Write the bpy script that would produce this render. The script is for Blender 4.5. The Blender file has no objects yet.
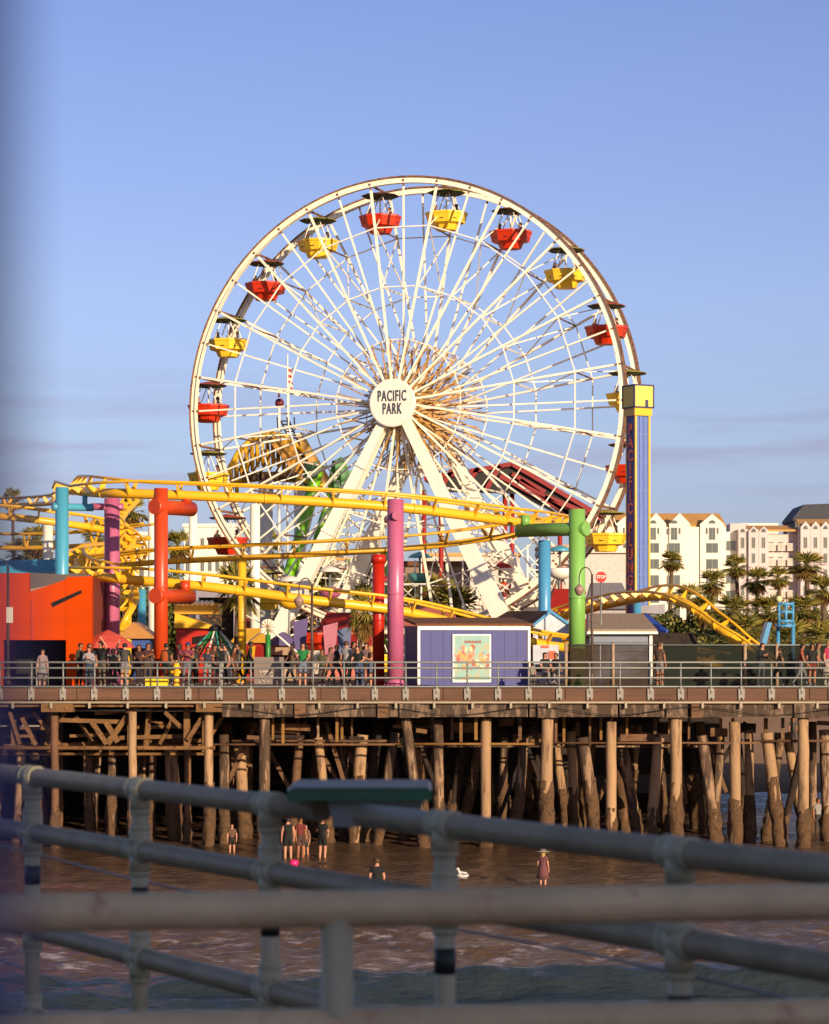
import bpy, bmesh, math, random
import numpy as np
from mathutils import Vector, Matrix
random.seed(7)
R = math.radians
SC = bpy.context.scene
COL = SC.collection
F = 2600.0; CX = 414.5; HY = 648.0; EYE = 7.7; DECK = 6.15
def P(px, py, d):                       # a point of the place seen at this pixel, d metres away
    return Vector(((px-CX)/F*d, d, EYE-(py-HY)/F*d))
def X(px, d): return (px-CX)/F*d
def Z(py, d): return EYE-(py-HY)/F*d

# ---------------------------------------------------------------- materials
def hexc(h):
    h = h.lstrip('#'); o = []
    for i in (0, 2, 4):
        c = int(h[i:i+2], 16)/255
        o.append(c/12.92 if c <= .04045 else ((c+.055)/1.055)**2.4)
    return tuple(o)+(1,)
MATS = {}
def mat(name, col, rough=.55, var=.15, scale=3.0, col2=None, amt=.35, metal=0, bump=0, bscale=20, spec=.5, stretch=(1,1,1), sub=0):
    if name in MATS: return MATS[name]
    m = bpy.data.materials.new(name); m.use_nodes = True
    nt = m.node_tree; N = nt.nodes; L = nt.links
    b = N['Principled BSDF']
    c = hexc(col) if isinstance(col, str) else tuple(col)+(1,)
    b.inputs['Roughness'].default_value = rough; b.inputs['Metallic'].default_value = metal
    b.inputs['Specular IOR Level'].default_value = spec
    tc = N.new('ShaderNodeTexCoord'); mp = N.new('ShaderNodeMapping'); mp.inputs['Scale'].default_value = stretch
    L.new(tc.outputs['Object'], mp.inputs['Vector'])
    no = N.new('ShaderNodeTexNoise'); no.inputs['Scale'].default_value = scale; no.inputs['Detail'].default_value = 6; no.inputs['Roughness'].default_value = .65
    L.new(mp.outputs[0], no.inputs['Vector'])
    r = N.new('ShaderNodeValToRGB'); r.color_ramp.elements[0].position = .3; r.color_ramp.elements[1].position = .72
    r.color_ramp.elements[0].color = tuple(x*(1-var) for x in c[:3])+(1,)
    r.color_ramp.elements[1].color = tuple(min(1, x*(1+var)) for x in c[:3])+(1,)
    L.new(no.outputs['Fac'], r.inputs['Fac']); out = r.outputs['Color']
    if col2:
        n2 = N.new('ShaderNodeTexNoise'); n2.inputs['Scale'].default_value = scale*1.7; n2.inputs['Detail'].default_value = 8; n2.inputs['Roughness'].default_value = .7
        L.new(mp.outputs[0], n2.inputs['Vector'])
        r2 = N.new('ShaderNodeValToRGB'); r2.color_ramp.elements[0].position = .78-amt*.7; r2.color_ramp.elements[1].position = .86-amt*.7
        L.new(n2.outputs['Fac'], r2.inputs['Fac'])
        mx = N.new('ShaderNodeMix'); mx.data_type = 'RGBA'
        L.new(r2.outputs['Color'], mx.inputs['Factor']); L.new(out, mx.inputs['A'])
        mx.inputs['B'].default_value = hexc(col2); out = mx.outputs['Result']
    L.new(out, b.inputs['Base Color'])
    if bump:
        nb = N.new('ShaderNodeTexNoise'); nb.inputs['Scale'].default_value = bscale; nb.inputs['Detail'].default_value = 5
        L.new(mp.outputs[0], nb.inputs['Vector'])
        bp = N.new('ShaderNodeBump'); bp.inputs['Strength'].default_value = bump; bp.inputs['Distance'].default_value = .05
        L.new(nb.outputs['Fac'], bp.inputs['Height']); L.new(bp.outputs[0], b.inputs['Normal'])
    MATS[name] = m
    return m
def leafmat(name, c1, c2, c3):
    m = bpy.data.materials.new(name); m.use_nodes = True
    nt = m.node_tree; N = nt.nodes; L = nt.links; b = N['Principled BSDF']
    b.inputs['Roughness'].default_value = .6; b.inputs['Specular IOR Level'].default_value = .3
    g = N.new('ShaderNodeNewGeometry'); r = N.new('ShaderNodeValToRGB')
    r.color_ramp.elements[0].color = hexc(c1); r.color_ramp.elements[1].color = hexc(c3)
    e = r.color_ramp.elements.new(.5); e.color = hexc(c2)
    L.new(g.outputs['Random Per Island'], r.inputs['Fac']); L.new(r.outputs['Color'], b.inputs['Base Color'])
    MATS[name] = m
    return m

# ---------------------------------------------------------------- objects
def tag(o, label=None, cat=None, group=None, kind=None):
    if label: o['label'] = label
    if cat: o['category'] = cat
    if group: o['group'] = group
    if kind: o['kind'] = kind
    return o
def thing(name, label, cat, loc, group=None, rz=0):
    o = bpy.data.objects.new(name, None); COL.objects.link(o); o.empty_display_size = .3
    o.location = loc; o.rotation_euler = (0, 0, rz)
    return tag(o, label, cat, group)
def copy_tree(o, parent=None):
    c = o.copy(); COL.objects.link(c)
    if parent: c.parent = parent
    for ch in list(o.children): copy_tree(ch, c)
    return c
WL = {}
class MB:
    def __init__(s): s.v = []; s.f = []; s.m = []; s.sm = []
    def add(s, vs, fs, mi=0, smooth=False):
        n = len(s.v); s.v += [tuple(v) for v in vs]
        for f in fs: s.f.append(tuple(i+n for i in f)); s.m.append(mi); s.sm.append(smooth)
        return s
    def box(s, c, size, rz=0, mi=0):
        c = Vector(c); hx, hy, hz = [k/2 for k in size]; M = Matrix.Rotation(rz, 3, 'Z')
        vs = [c+M@Vector((a*hx, b*hy, d*hz)) for a in (-1, 1) for b in (-1, 1) for d in (-1, 1)]
        return s.add(vs, [(0,1,3,2),(4,6,7,5),(0,4,5,1),(2,3,7,6),(0,2,6,4),(1,5,7,3)], mi)
    def box2(s, a, b, mi=0):
        return s.box([(a[i]+b[i])/2 for i in range(3)], [abs(b[i]-a[i]) for i in range(3)], 0, mi)
    def beam(s, p0, p1, w, h, w1=None, h1=None, up=(0,0,1), mi=0):
        p0 = Vector(p0); p1 = Vector(p1); t = (p1-p0).normalized(); u = Vector(up)
        sx = t.cross(u)
        if sx.length < 1e-4: sx = t.cross(Vector((0, 1, 0)))
        sx.normalize(); uz = sx.cross(t).normalized()
        w1 = w if w1 is None else w1; h1 = h if h1 is None else h1
        vs = []
        for p, ww, hh in ((p0, w, h), (p1, w1, h1)):
            for a, b in ((-1,-1),(1,-1),(1,1),(-1,1)): vs.append(p+sx*a*ww/2+uz*b*hh/2)
        return s.add(vs, [(3,2,1,0),(4,5,6,7),(0,1,5,4),(1,2,6,5),(2,3,7,6),(3,0,4,7)], mi)
    def path(s, pts, r, n=10, closed=False, mi=0, caps=True, smooth=True):
        pts = [Vector(p) for p in pts]; k = len(pts); rs = r if isinstance(r, (list, tuple)) else [r]*k
        vs = []; prev = None
        for i, p in enumerate(pts):
            if closed: t = pts[(i+1) % k]-pts[i-1]
            else: t = pts[min(i+1, k-1)]-pts[max(i-1, 0)]
            if t.length < 1e-6: t = Vector((0,0,1))
            t.normalize()
            if prev is None:
                a = t.cross(Vector((0,0,1)))
                if a.length < .1: a = t.cross(Vector((0,1,0)))
            else: a = prev-t*prev.dot(t)
            a.normalize(); prev = a; b = t.cross(a)
            for j in range(n):
                q = 2*math.pi*j/n; vs.append(p+(a*math.cos(q)+b*math.sin(q))*rs[i])
        fs = []
        for i in range(k if closed else k-1):
            i2 = (i+1) % k
            for j in range(n):
                j2 = (j+1) % n; fs.append((i*n+j, i*n+j2, i2*n+j2, i2*n+j))
        s.add(vs, fs, mi, smooth)
        if caps and not closed:
            o = len(s.v)-len(vs)
            s.f.append(tuple(o+j for j in range(n))[::-1]); s.m.append(mi); s.sm.append(False)
            s.f.append(tuple(o+(k-1)*n+j for j in range(n))); s.m.append(mi); s.sm.append(False)
        return s
    def tube(s, p0, p1, r, r1=None, n=12, mi=0): return s.path([p0, p1], [r, r if r1 is None else r1], n, mi=mi)
    def lathe(s, c, prof, n=16, mi=0, smooth=True, rot=None, sx=1, sy=1):
        c = Vector(c); vs = []; k = len(prof); rot = rot or Matrix.Identity(3)
        for r, z in prof:
            for j in range(n):
                q = 2*math.pi*(j+.5)/n; vs.append(c+rot@Vector((r*sx*math.cos(q), r*sy*math.sin(q), z)))
        fs = [(i*n+j, i*n+(j+1) % n, (i+1)*n+(j+1) % n, (i+1)*n+j) for i in range(k-1) for j in range(n)]
        s.add(vs, fs, mi, smooth); o = len(s.v)-len(vs)
        s.f.append(tuple(o+j for j in range(n))[::-1]); s.m.append(mi); s.sm.append(False)
        s.f.append(tuple(o+(k-1)*n+j for j in range(n))); s.m.append(mi); s.sm.append(False)
        return s
    def ball(s, c, r, n=12, mi=0, sz=1):
        return s.lathe(c, [(r*math.sin(R(a)) if 0 < a < 180 else r*.02, -r*sz*math.cos(R(a))) for a in range(0, 181, 20)], n, mi)
    def prism(s, pts, off, mi=0):            # polygon of 3D points extruded by vector off
        n = len(pts); off = Vector(off); vs = [Vector(p) for p in pts]+[Vector(p)+off for p in pts]
        fs = [tuple(range(n)), tuple(range(n, 2*n))[::-1]]+[(i, (i+1) % n+n if False else (i+1) % n, (i+1) % n+n, i+n)[::-1] for i in range(n)]
        return s.add(vs, fs, mi)
    def slab(s, poly, d, th, mi=0):          # outline seen at distance d, built with its own thickness
        return s.prism([P(a, b, d) for a, b in poly], (0, th, 0), mi)
    def build(s, name, mats, parent=None, local=False):
        if not isinstance(mats, (list, tuple)): mats = [mats]
        v = np.array(s.v, dtype=float)
        if parent is not None:
            off = np.zeros(3) if local else np.array(WL.get(parent.name, None) or tuple(parent.location))
        elif local: off = np.zeros(3)
        else:
            mn = v.min(0); mx = v.max(0); off = np.array([(mn[0]+mx[0])/2, (mn[1]+mx[1])/2, mn[2]])
        me = bpy.data.meshes.new(name); me.from_pydata((v-off).tolist(), [], s.f)
        for m in mats: me.materials.append(m)
        me.polygons.foreach_set('material_index', s.m); me.polygons.foreach_set('use_smooth', s.sm)
        me.update()
        bm = bmesh.new(); bm.from_mesh(me); bmesh.ops.recalc_face_normals(bm, faces=bm.faces); bm.to_mesh(me); bm.free()
        o = bpy.data.objects.new(name, me); COL.objects.link(o)
        if parent is not None:
            o.parent = parent
            WL[o.name] = tuple(off) if not local else (0, 0, 0)
            if local: WL[o.name] = (0, 0, 0)
        else:
            o.location = off; WL[o.name] = tuple(off)
        return o
# NB: children of a child keep the same offset (the child sits at its parent's origin)

def text_mesh(body, size, width=1.0, depth=.02, bold=0, spacing=1.0, line=1.0):
    cu = bpy.data.curves.new('t', 'FONT'); cu.body = body; cu.size = size; cu.extrude = depth; cu.align_x = 'CENTER'; cu.align_y = 'CENTER'
    cu.offset = bold; cu.space_character = spacing; cu.space_line = line; cu.resolution_u = 3
    o = bpy.data.objects.new('t', cu); COL.objects.link(o)
    bpy.context.view_layer.update()
    me = bpy.data.meshes.new_from_object(o.evaluated_get(bpy.context.evaluated_depsgraph_get()))
    bpy.data.objects.remove(o); me.transform(Matrix.Diagonal((width, 1, 1, 1)))
    return me
def lettering(name, body, size, m, parent, loc, face, width=1., depth=.02, bold=0, spacing=1., line=1.):
    """flat raised letters; loc relative to the parent, face = unit vector the letters look along"""
    me = text_mesh(body, size, width, depth, bold, spacing, line); me.materials.clear(); me.materials.append(m)
    f = Vector(face).normalized(); z = Vector((0,0,1)); x = z.cross(f).normalized()
    M = Matrix((x, z, f)).transposed().to_4x4(); M.translation = Vector(loc)
    me.transform(M)
    o = bpy.data.objects.new(name, me); COL.objects.link(o); o.parent = parent
    return o

# ---------------------------------------------------------------- palette
yellow = mat('yellow_paint', '#eeb326', .35, .07, 1.2, '#b87a1a', .14)
yellow_dk = mat('yellow_paint_worn_shaded', '#d8a01c', .45, .15, 1.5, '#8a5510', .3)  # worn yellow, darkened for track lying in shade
white_p = mat('white_paint', '#f3ead8', .4, .06, 1.5, '#b98d5c', .2)
cream_p = mat('cream_paint', '#f8edd2', .4, .08, 2.0, '#a8703c', .24)
white_wall = mat('white_stucco', '#d9cfbf', .8, .07, .3)
rustp = mat('rusty_flange', '#8a5f40', .6, .25, 3, '#5a3a2c', .4)
blue_p = mat('sky_blue_paint', '#4a9ab6', .36, .1, 1.5, '#5a6a70', .08, stretch=(1,1,.15))
blue_p2 = mat('light_blue_paint', '#4a90bc', .36, .1, 1.5, '#3c6a8c', .1, stretch=(1,1,.15))
pink_p = mat('pink_paint', '#b65f80', .34, .06, 1.5, '#94506c', .15)
orange_p = mat('orange_red_paint', '#c2421a', .36, .1, 1.5, '#7c2c14', .12, stretch=(1,1,.15))
red_p = mat('red_paint', '#b3220e', .35, .1, 2)
green_p = mat('lime_green_paint', '#7cb054', .36, .1, 1.5, '#5c8440', .12, stretch=(1,1,.15))
green_d = mat('green_paint', '#2c7a2a', .4, .1, 2)
lime = mat('lime_panel_paint', '#7fc418', .4, .1, 1)
orange_wall = mat('orange_wall', '#bc3e02', .85, .1, .6, '#963204', .12, spec=.1)
seam_m = mat('seam_dark_paint', '#2f2f68', .6)  # slightly darker blue for the kiosk's panel joints
purple = mat('periwinkle_wall', '#5a57b0', .55, .06, .8)
purple_d = mat('violet_panel', '#5a4a7c', .5, .1, 2)
tower_blue = mat('tower_blue_paint', '#5a70b0', .4, .08, 2)
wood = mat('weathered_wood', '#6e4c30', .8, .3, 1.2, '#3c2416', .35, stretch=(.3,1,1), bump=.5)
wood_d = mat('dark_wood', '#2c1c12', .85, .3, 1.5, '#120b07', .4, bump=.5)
wood_o = mat('orange_brown_timber', '#74502a', .8, .3, 2.2, '#4a2814', .35, bump=.5)
fascia_m = mat('fascia_timber', '#62422e', .75, .3, .9, '#54321f', .3, stretch=(.25,1,2.5), bump=.4)
conc = mat('stained_concrete', '#95765a', .85, .35, 1.6, '#4a3626', .5, stretch=(1.3,1.3,.22), bump=.5)
conc_l = mat('pale_pile_concrete', '#a5825e', .85, .2, 1.2, '#6e523a', .36, stretch=(1.3,1.3,.2), bump=.4)
beam_m = mat('old_concrete_beam', '#7c6450', .85, .35, 1.1, '#453426', .5, stretch=(1.6,1,.5), bump=.5)
barn = mat('barnacle_crust', '#5a4028', .95, .3, 3.5, '#3c2a1c', .35, bump=1.0, bscale=9)
pile_top = mat('rust_streaked_pile_top', '#86602c', .85, .3, 1.4, '#7a4a22', .4)
galv = mat('galvanized_pipe', '#7f8286', .42, .15, 5, '#6e4a3a', .1, metal=.35)
galv_far = mat('galvanized_rail', '#7d7e7a', .45, .12, 5, metal=.2)
brkt = mat('pale_bracket', '#8f887e', .6, .12, 6)
near_pipe = mat('painted_pipe_rail', '#94866c', .5, .22, 7, '#7a4a3a', .16, metal=.0, spec=.35, bump=.12, bscale=40)
near_pipe2 = mat('worn_pipe_rail', '#d2b890', .5, .2, 5, '#b98a70', .27, metal=0, bump=.15, bscale=30)
near_post = mat('green_grey_post_paint', '#b2aa8c', .5, .15, 6, '#9a5a2a', .1, metal=0, bump=.12, bscale=40)
black_band = mat('black_tape', '#1c2422', .5, .1)
rust = mat('rust_patch', '#a4541c', .8, .3, 30, '#5a2c12', .4)
dgreen = mat('dark_green_plastic', '#1a5a3c', .35, .12, 6)
blackm = mat('black_rubber', '#0e0e10', .7, .1)
dark = mat('dark_opening', '#0b0d0a', .9, .1)
brown_roof = mat('brown_shingle', '#6b4126', .85, .25, 5, bump=.4)
tan_roof = mat('tan_shingle', '#9a8470', .85, .22, 7, bump=.4)
clay_roof = mat('clay_tile_roof', '#cc9450', .8, .12, .6)
slate = mat('slate_roof', '#33343c', .7, .15, 1)
glass = mat('window_glass', '#5a605a', .12, .2, .6, spec=.8)
frame_m = mat('window_frame', '#a39c8e', .5, .05)
hotel_w = mat('hotel_white_stucco', '#e4dccb', .85, .04, .15)
hotel_l = mat('hotel_lilac_stucco', '#cdbdb8', .85, .06, .15)
trunk_m = mat('palm_bark', '#5e4a36', .9, .3, 4, bump=.5)
fr_g = leafmat('palm_leaf', '#464c1a', '#7a7230', '#a8903e')
fr_d = leafmat('dry_palm_skirt', '#5c4320', '#7a5a2a', '#8f6f38')
lf = leafmat('tree_leaf', '#2e3814', '#5a5c24', '#86783a')
fence_g = mat('green_fence_cloth', '#141a14', .9, .2, 1)
grey_w = mat('grey_siding', '#7d8390', .6, .08, 2)
tan_p = mat('tan_board', '#a5886c', .7, .15, 2, '#6a503c', .3)
banner_r = mat('red_canvas', '#9a1a10', .7, .1, 1)
blue_cv = mat('blue_canvas', '#2050b4', .6, .08, 1)
navy = mat('navy_post_paint', '#484a92', .4, .1, 3)
sandm = mat('sand', '#a57d5a', .95, .12, .6, '#8a6345', .3, bump=.6, bscale=2)
earth = mat('bluff_earth', '#6e5c40', .95, .2, .05, '#44502a', .4)
# ================================================================ camera, light, sky
cam = bpy.data.cameras.new('camera'); co = bpy.data.objects.new('camera', cam); COL.objects.link(co)
co.location = (0, 0, EYE); co.rotation_euler = (R(90), 0, 0)
cam.sensor_fit = 'VERTICAL'; cam.sensor_height = 36; cam.sensor_width = 36; cam.lens = 36*F/1024
cam.shift_y = (HY-512)/1024; cam.clip_start = .05; cam.clip_end = 20000
cam.dof.use_dof = True; cam.dof.focus_distance = 125; cam.dof.aperture_fstop = 7.0
SC.camera = co
SUN_AZ = 150; SUN_EL = 13     # degrees clockwise from the viewing direction: behind the camera, to the right
w = bpy.data.worlds.new('World'); SC.world = w; w.use_nodes = True
nt = w.node_tree; N = nt.nodes; L = nt.links; bg = N['Background']
sky = N.new('ShaderNodeTexSky'); sky.sky_type = 'NISHITA'; sky.sun_disc = False
sky.sun_elevation = R(SUN_EL); sky.sun_rotation = R(SUN_AZ); sky.altitude = 0; sky.air_density = 1.0; sky.dust_density = .6; sky.ozone_density = 3.0
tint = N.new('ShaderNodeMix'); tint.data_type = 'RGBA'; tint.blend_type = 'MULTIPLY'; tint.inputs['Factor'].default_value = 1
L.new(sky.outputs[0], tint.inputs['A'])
# thin mauve cloud streaks low over the horizon
tc = N.new('ShaderNodeTexCoord'); mp = N.new('ShaderNodeMapping'); mp.inputs['Scale'].default_value = (5, 5, 60); mp.inputs['Location'].default_value = (1.3, 0, .9)
L.new(tc.outputs['Generated'], mp.inputs['Vector'])
no = N.new('ShaderNodeTexNoise'); no.inputs['Scale'].default_value = 1.6; no.inputs['Detail'].default_value = 5; L.new(mp.outputs[0], no.inputs['Vector'])
cr = N.new('ShaderNodeValToRGB'); cr.color_ramp.elements[0].position = .48; cr.color_ramp.elements[1].position = .62; L.new(no.outputs['Fac'], cr.inputs['Fac'])
sx = N.new('ShaderNodeSeparateXYZ'); L.new(tc.outputs['Generated'], sx.inputs[0])
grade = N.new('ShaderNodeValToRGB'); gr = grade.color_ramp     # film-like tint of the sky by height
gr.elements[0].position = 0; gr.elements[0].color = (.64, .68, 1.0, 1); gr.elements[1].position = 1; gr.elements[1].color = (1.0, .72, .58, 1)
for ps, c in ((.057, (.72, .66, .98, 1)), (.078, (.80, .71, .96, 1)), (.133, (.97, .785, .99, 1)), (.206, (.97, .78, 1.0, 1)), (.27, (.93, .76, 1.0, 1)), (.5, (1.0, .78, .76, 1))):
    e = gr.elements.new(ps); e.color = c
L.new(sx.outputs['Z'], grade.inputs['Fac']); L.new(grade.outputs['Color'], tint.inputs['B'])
band = N.new('ShaderNodeValToRGB'); cb = band.color_ramp
cb.elements[0].position = .045; cb.elements[0].color = (0,0,0,1); cb.elements[1].position = .115; cb.elements[1].color = (0,0,0,1)
e = cb.elements.new(.078); e.color = (1,1,1,1)
L.new(sx.outputs['Z'], band.inputs['Fac'])
ml = N.new('ShaderNodeMath'); ml.operation = 'MULTIPLY'; L.new(cr.outputs['Color'], ml.inputs[0]); L.new(band.outputs['Color'], ml.inputs[1])
m2 = N.new('ShaderNodeMath'); m2.operation = 'MULTIPLY'; L.new(ml.outputs[0], m2.inputs[0]); m2.inputs[1].default_value = .7
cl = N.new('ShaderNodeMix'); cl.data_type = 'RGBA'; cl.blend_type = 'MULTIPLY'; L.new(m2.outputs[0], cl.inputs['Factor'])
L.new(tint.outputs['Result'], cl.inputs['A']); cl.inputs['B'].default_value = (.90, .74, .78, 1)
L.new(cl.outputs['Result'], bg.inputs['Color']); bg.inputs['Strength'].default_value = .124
sun = bpy.data.lights.new('sun', 'SUN'); sun.energy = 5.0; sun.angle = R(.6); sun.color = (1, .80, .55)
so = bpy.data.objects.new('sun', sun); COL.objects.link(so)
a = R(SUN_AZ); sd = Vector((math.sin(a)*math.cos(R(SUN_EL)), math.cos(a)*math.cos(R(SUN_EL)), math.sin(R(SUN_EL))))
so.rotation_euler = sd.to_track_quat('Z', 'Y').to_euler(); so.location = sd*300
SC.view_settings.view_transform = 'Standard'; SC.view_settings.look = 'None'; SC.view_settings.gamma = 1; SC.view_settings.exposure = 0.28
SC.view_settings.use_curve_mapping = False
SC.cycles.max_bounces = 6; SC.cycles.diffuse_bounces = 3; SC.cycles.transparent_max_bounces = 12

# ================================================================ sea, beach, ground
def grid(name, xs, ys, zf, m, lab_kind):
    Xg, Yg = np.meshgrid(xs, ys); Zg = zf(Xg, Yg)
    v = np.stack([Xg, Yg, Zg], -1).reshape(-1, 3); nx = len(xs); ny = len(ys)
    i = np.arange(nx-1)[None, :]+np.arange(ny-1)[:, None]*nx
    f = np.stack([i, i+1, i+nx+1, i+nx], -1).reshape(-1, 4)
    me = bpy.data.meshes.new(name); me.vertices.add(len(v)); me.vertices.foreach_set('co', v.ravel())
    me.loops.add(f.size); me.loops.foreach_set('vertex_index', f.ravel()); me.polygons.add(len(f))
    me.polygons.foreach_set('loop_start', np.arange(len(f))*4); me.polygons.foreach_set('loop_total', np.full(len(f), 4))
    me.polygons.foreach_set('use_smooth', np.ones(len(f), bool)); me.update(); me.validate()
    me.materials.append(m); o = bpy.data.objects.new(name, me); COL.objects.link(o); o['kind'] = 'structure'
    return o
rng = np.random.RandomState(3)
def sea_z(x, y):
    z = np.zeros_like(x)
    for k in range(34):
        lam = .7*1.115**k if k < 20 else rng.uniform(1.0, 4.5)
        th = rng.normal(0, .5); q = 2*math.pi/lam; amp = .016*lam**.75*(1 if lam < 2.5 else .3)
        ph = rng.uniform(0, 6.28)
        z += amp*np.sin(q*(y*math.cos(th)+x*math.sin(th))+ph+.6*np.sin(x*.3+k))
    calm = np.clip((y-66)/34, 0, 1); z *= (1-.72*calm)
    for (y0, h, wd, tilt, x0, xw) in ((57.6, .55, 1.5, .05, 3, 60), (61.2, .12, 1.0, -.04, 0, 60), (52.5, .2, 1.6, .02, -5, 50)):
        yy = y-y0-tilt*x-.35*np.sin(x*.35)-.15*np.sin(x*1.1+1)
        env = .75+.25*np.sin(x*.22+.6)
        s_ = np.where(yy < 0, wd*.55, wd*1.5)
        z += h*env*np.exp(-(yy/s_)**2)
    return z
def water_mat():
    m = bpy.data.materials.new('sea_water'); m.use_nodes = True; nt = m.node_tree; N = nt.nodes; L = nt.links; b = N['Principled BSDF']
    tc = N.new('ShaderNodeTexCoord')
    mp = N.new('ShaderNodeMapping'); mp.inputs['Scale'].default_value = (1.0, 1.9, 1); L.new(tc.outputs['Object'], mp.inputs['Vector'])
    no = N.new('ShaderNodeTexNoise'); no.inputs['Scale'].default_value = 1.3; no.inputs['Detail'].default_value = 7; no.inputs['Roughness'].default_value = .62
    L.new(mp.outputs[0], no.inputs['Vector'])
    cr = N.new('ShaderNodeValToRGB'); e = cr.color_ramp.elements; e[0].position = .535; e[1].position = .68
    e[0].color = (0, 0, 0, 1); e[1].color = (1, 1, 1, 1); L.new(no.outputs['Fac'], cr.inputs['Fac'])
    # foam, its pale lavender also painting sky glints, mid distance only
    sx = N.new('ShaderNodeSeparateXYZ'); L.new(tc.outputs['Object'], sx.inputs[0])
    mr = N.new('ShaderNodeMapRange'); mr.inputs['From Min'].default_value = 76; mr.inputs['From Max'].default_value = 66; L.new(sx.outputs['Y'], mr.inputs['Value'])
    mr2 = N.new('ShaderNodeMapRange'); mr2.inputs['From Min'].default_value = 58.2; mr2.inputs['From Max'].default_value = 60.5; L.new(sx.outputs['Y'], mr2.inputs['Value'])
    mm = N.new('ShaderNodeMath'); mm.operation = 'MULTIPLY'; L.new(mr.outputs[0], mm.inputs[0]); L.new(mr2.outputs[0], mm.inputs[1]); mr = mm
    mu = N.new('ShaderNodeMath'); mu.operation = 'MULTIPLY'; L.new(cr.outputs['Color'], mu.inputs[0]); L.new(mr.outputs[0], mu.inputs[1])
    m3 = N.new('ShaderNodeMath'); m3.operation = 'MULTIPLY'; L.new(mu.outputs[0], m3.inputs[0]); m3.inputs[1].default_value = .72
    n2 = N.new('ShaderNodeTexNoise'); n2.inputs['Scale'].default_value = .12; n2.inputs['Detail'].default_value = 3; L.new(tc.outputs['Object'], n2.inputs['Vector'])
    c2 = N.new('ShaderNodeValToRGB'); e = c2.color_ramp.elements; e[0].color = (.055, .033, .02, 1); e[1].color = (.13, .078, .048, 1); L.new(n2.outputs['Fac'], c2.inputs['Fac'])
    mx = N.new('ShaderNodeMix'); mx.data_type = 'RGBA'; L.new(m3.outputs[0], mx.inputs['Factor']); dp = N.new('ShaderNodeMix'); dp.data_type = 'RGBA'; dp.inputs['A'].default_value = (.028, .038, .045, 1); L.new(mr2.outputs[0], dp.inputs['Factor']); L.new(c2.outputs['Color'], dp.inputs['B']); L.new(dp.outputs['Result'], mx.inputs['A']); mx.inputs['B'].default_value = (.48, .41, .44, 1)
    L.new(mx.outputs['Result'], b.inputs['Base Color'])
    b.inputs['Roughness'].default_value = .12; b.inputs['IOR'].default_value = 1.33
    nb = N.new('ShaderNodeTexNoise'); nb.inputs['Scale'].default_value = 3.0; nb.inputs['Detail'].default_value = 5; L.new(mp.outputs[0], nb.inputs['Vector'])
    bp = N.new('ShaderNodeBump'); bp.inputs['Strength'].default_value = .8; bp.inputs['Distance'].default_value = .12; L.new(nb.outputs['Fac'], bp.inputs['Height']); L.new(bp.outputs[0], b.inputs['Normal'])
    return m
seam = water_mat()
ysea = np.concatenate([[-4000, -400, -60, 0, 20, 36], np.arange(44, 84, .11), np.arange(84, 150, .22), [160]])
xsea = np.concatenate([[-4000, -400, -80, -40], np.arange(-26, 32, .16), [45, 80, 400, 4000]])
sea = grid('sea', xsea, ysea, lambda x, y: np.where((abs(x) > 33) | (y < 40), np.minimum(0, sea_z(x, y))*0, sea_z(x, y)), seam, 1)
prof = [(118, -1.6), (134, -.35), (139, -.12), (146, .12), (165, .55), (196, 1.3), (235, 2.6), (285, 3.2), (330, 3.5), (360, 8), (400, 9), (6000, 14), (12000, 10)]
def shore(y): return np.interp(y, [a for a, b in prof], [b for a, b in prof])
ys = np.concatenate([[118, 126, 132], np.arange(135, 240, 1.5), [260, 285, 310, 330, 345, 360, 400, 800, 3000, 6000, 12000]])
xs = np.concatenate([[-9000, -2000, -400, -100, -50], np.arange(-30, 60, 1.5), [90, 200, 600, 2000, 9000]])
def beach_z(x, y): return shore(y)+.05*np.sin(x*.9+.3*y)*np.clip((y-142)/10, 0, 1)*(y < 250)+.25*np.sin(x*.06)*np.clip((y-134)/6, 0, 1)*(y < 200)
grid('beach', xs, ys, beach_z, sandm, 1)
bl = MB(); bl.box2((-900, 352, 0), (900, 420, 8.6)); o = bl.build('bluff_ground', earth); tag(o, kind='structure')

# ================================================================ pier
pier = thing('pier', 'long pier deck on concrete piles carrying the amusement park above the water', 'pier', (0, 100, 0))
YF = 100.0
d_ = MB()
d_.prism([(-60, YF+.35, 5.85), (46, YF+.35, 5.85), (46, 137, 5.85), (19, 140, 5.85), (18, 190, 5.85), (18, 262, 5.85), (-60, 262, 5.85)], (0, 0, .3))
d_.build('deck', wood, pier)
f_ = MB()
x = -60
while x < 46:
    l = 4.7; f_.box2((x+.012, YF+.05, DECK-.44), (x+l-.012, YF+.345, DECK-.005)); x += l
f_.build('fascia_board', fascia_m, pier)
# white conduit under the edge with its hangers
c_ = MB(); zc = Z(702.5, YF); c_.tube((-60, YF-.02, zc), (46, YF-.02, zc), .045, n=8); c_.build('conduit', mat('conduit_cream', '#9c8e78', .5, .1), pier)
for i in range(22):
    h = MB(); xx = X(13+38.3*(i-.0), YF); h.box((xx, YF-.04, zc-.1), (.09, .1, .24)); h.build('conduit_hanger', MATS['conduit_cream'], pier)
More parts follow.
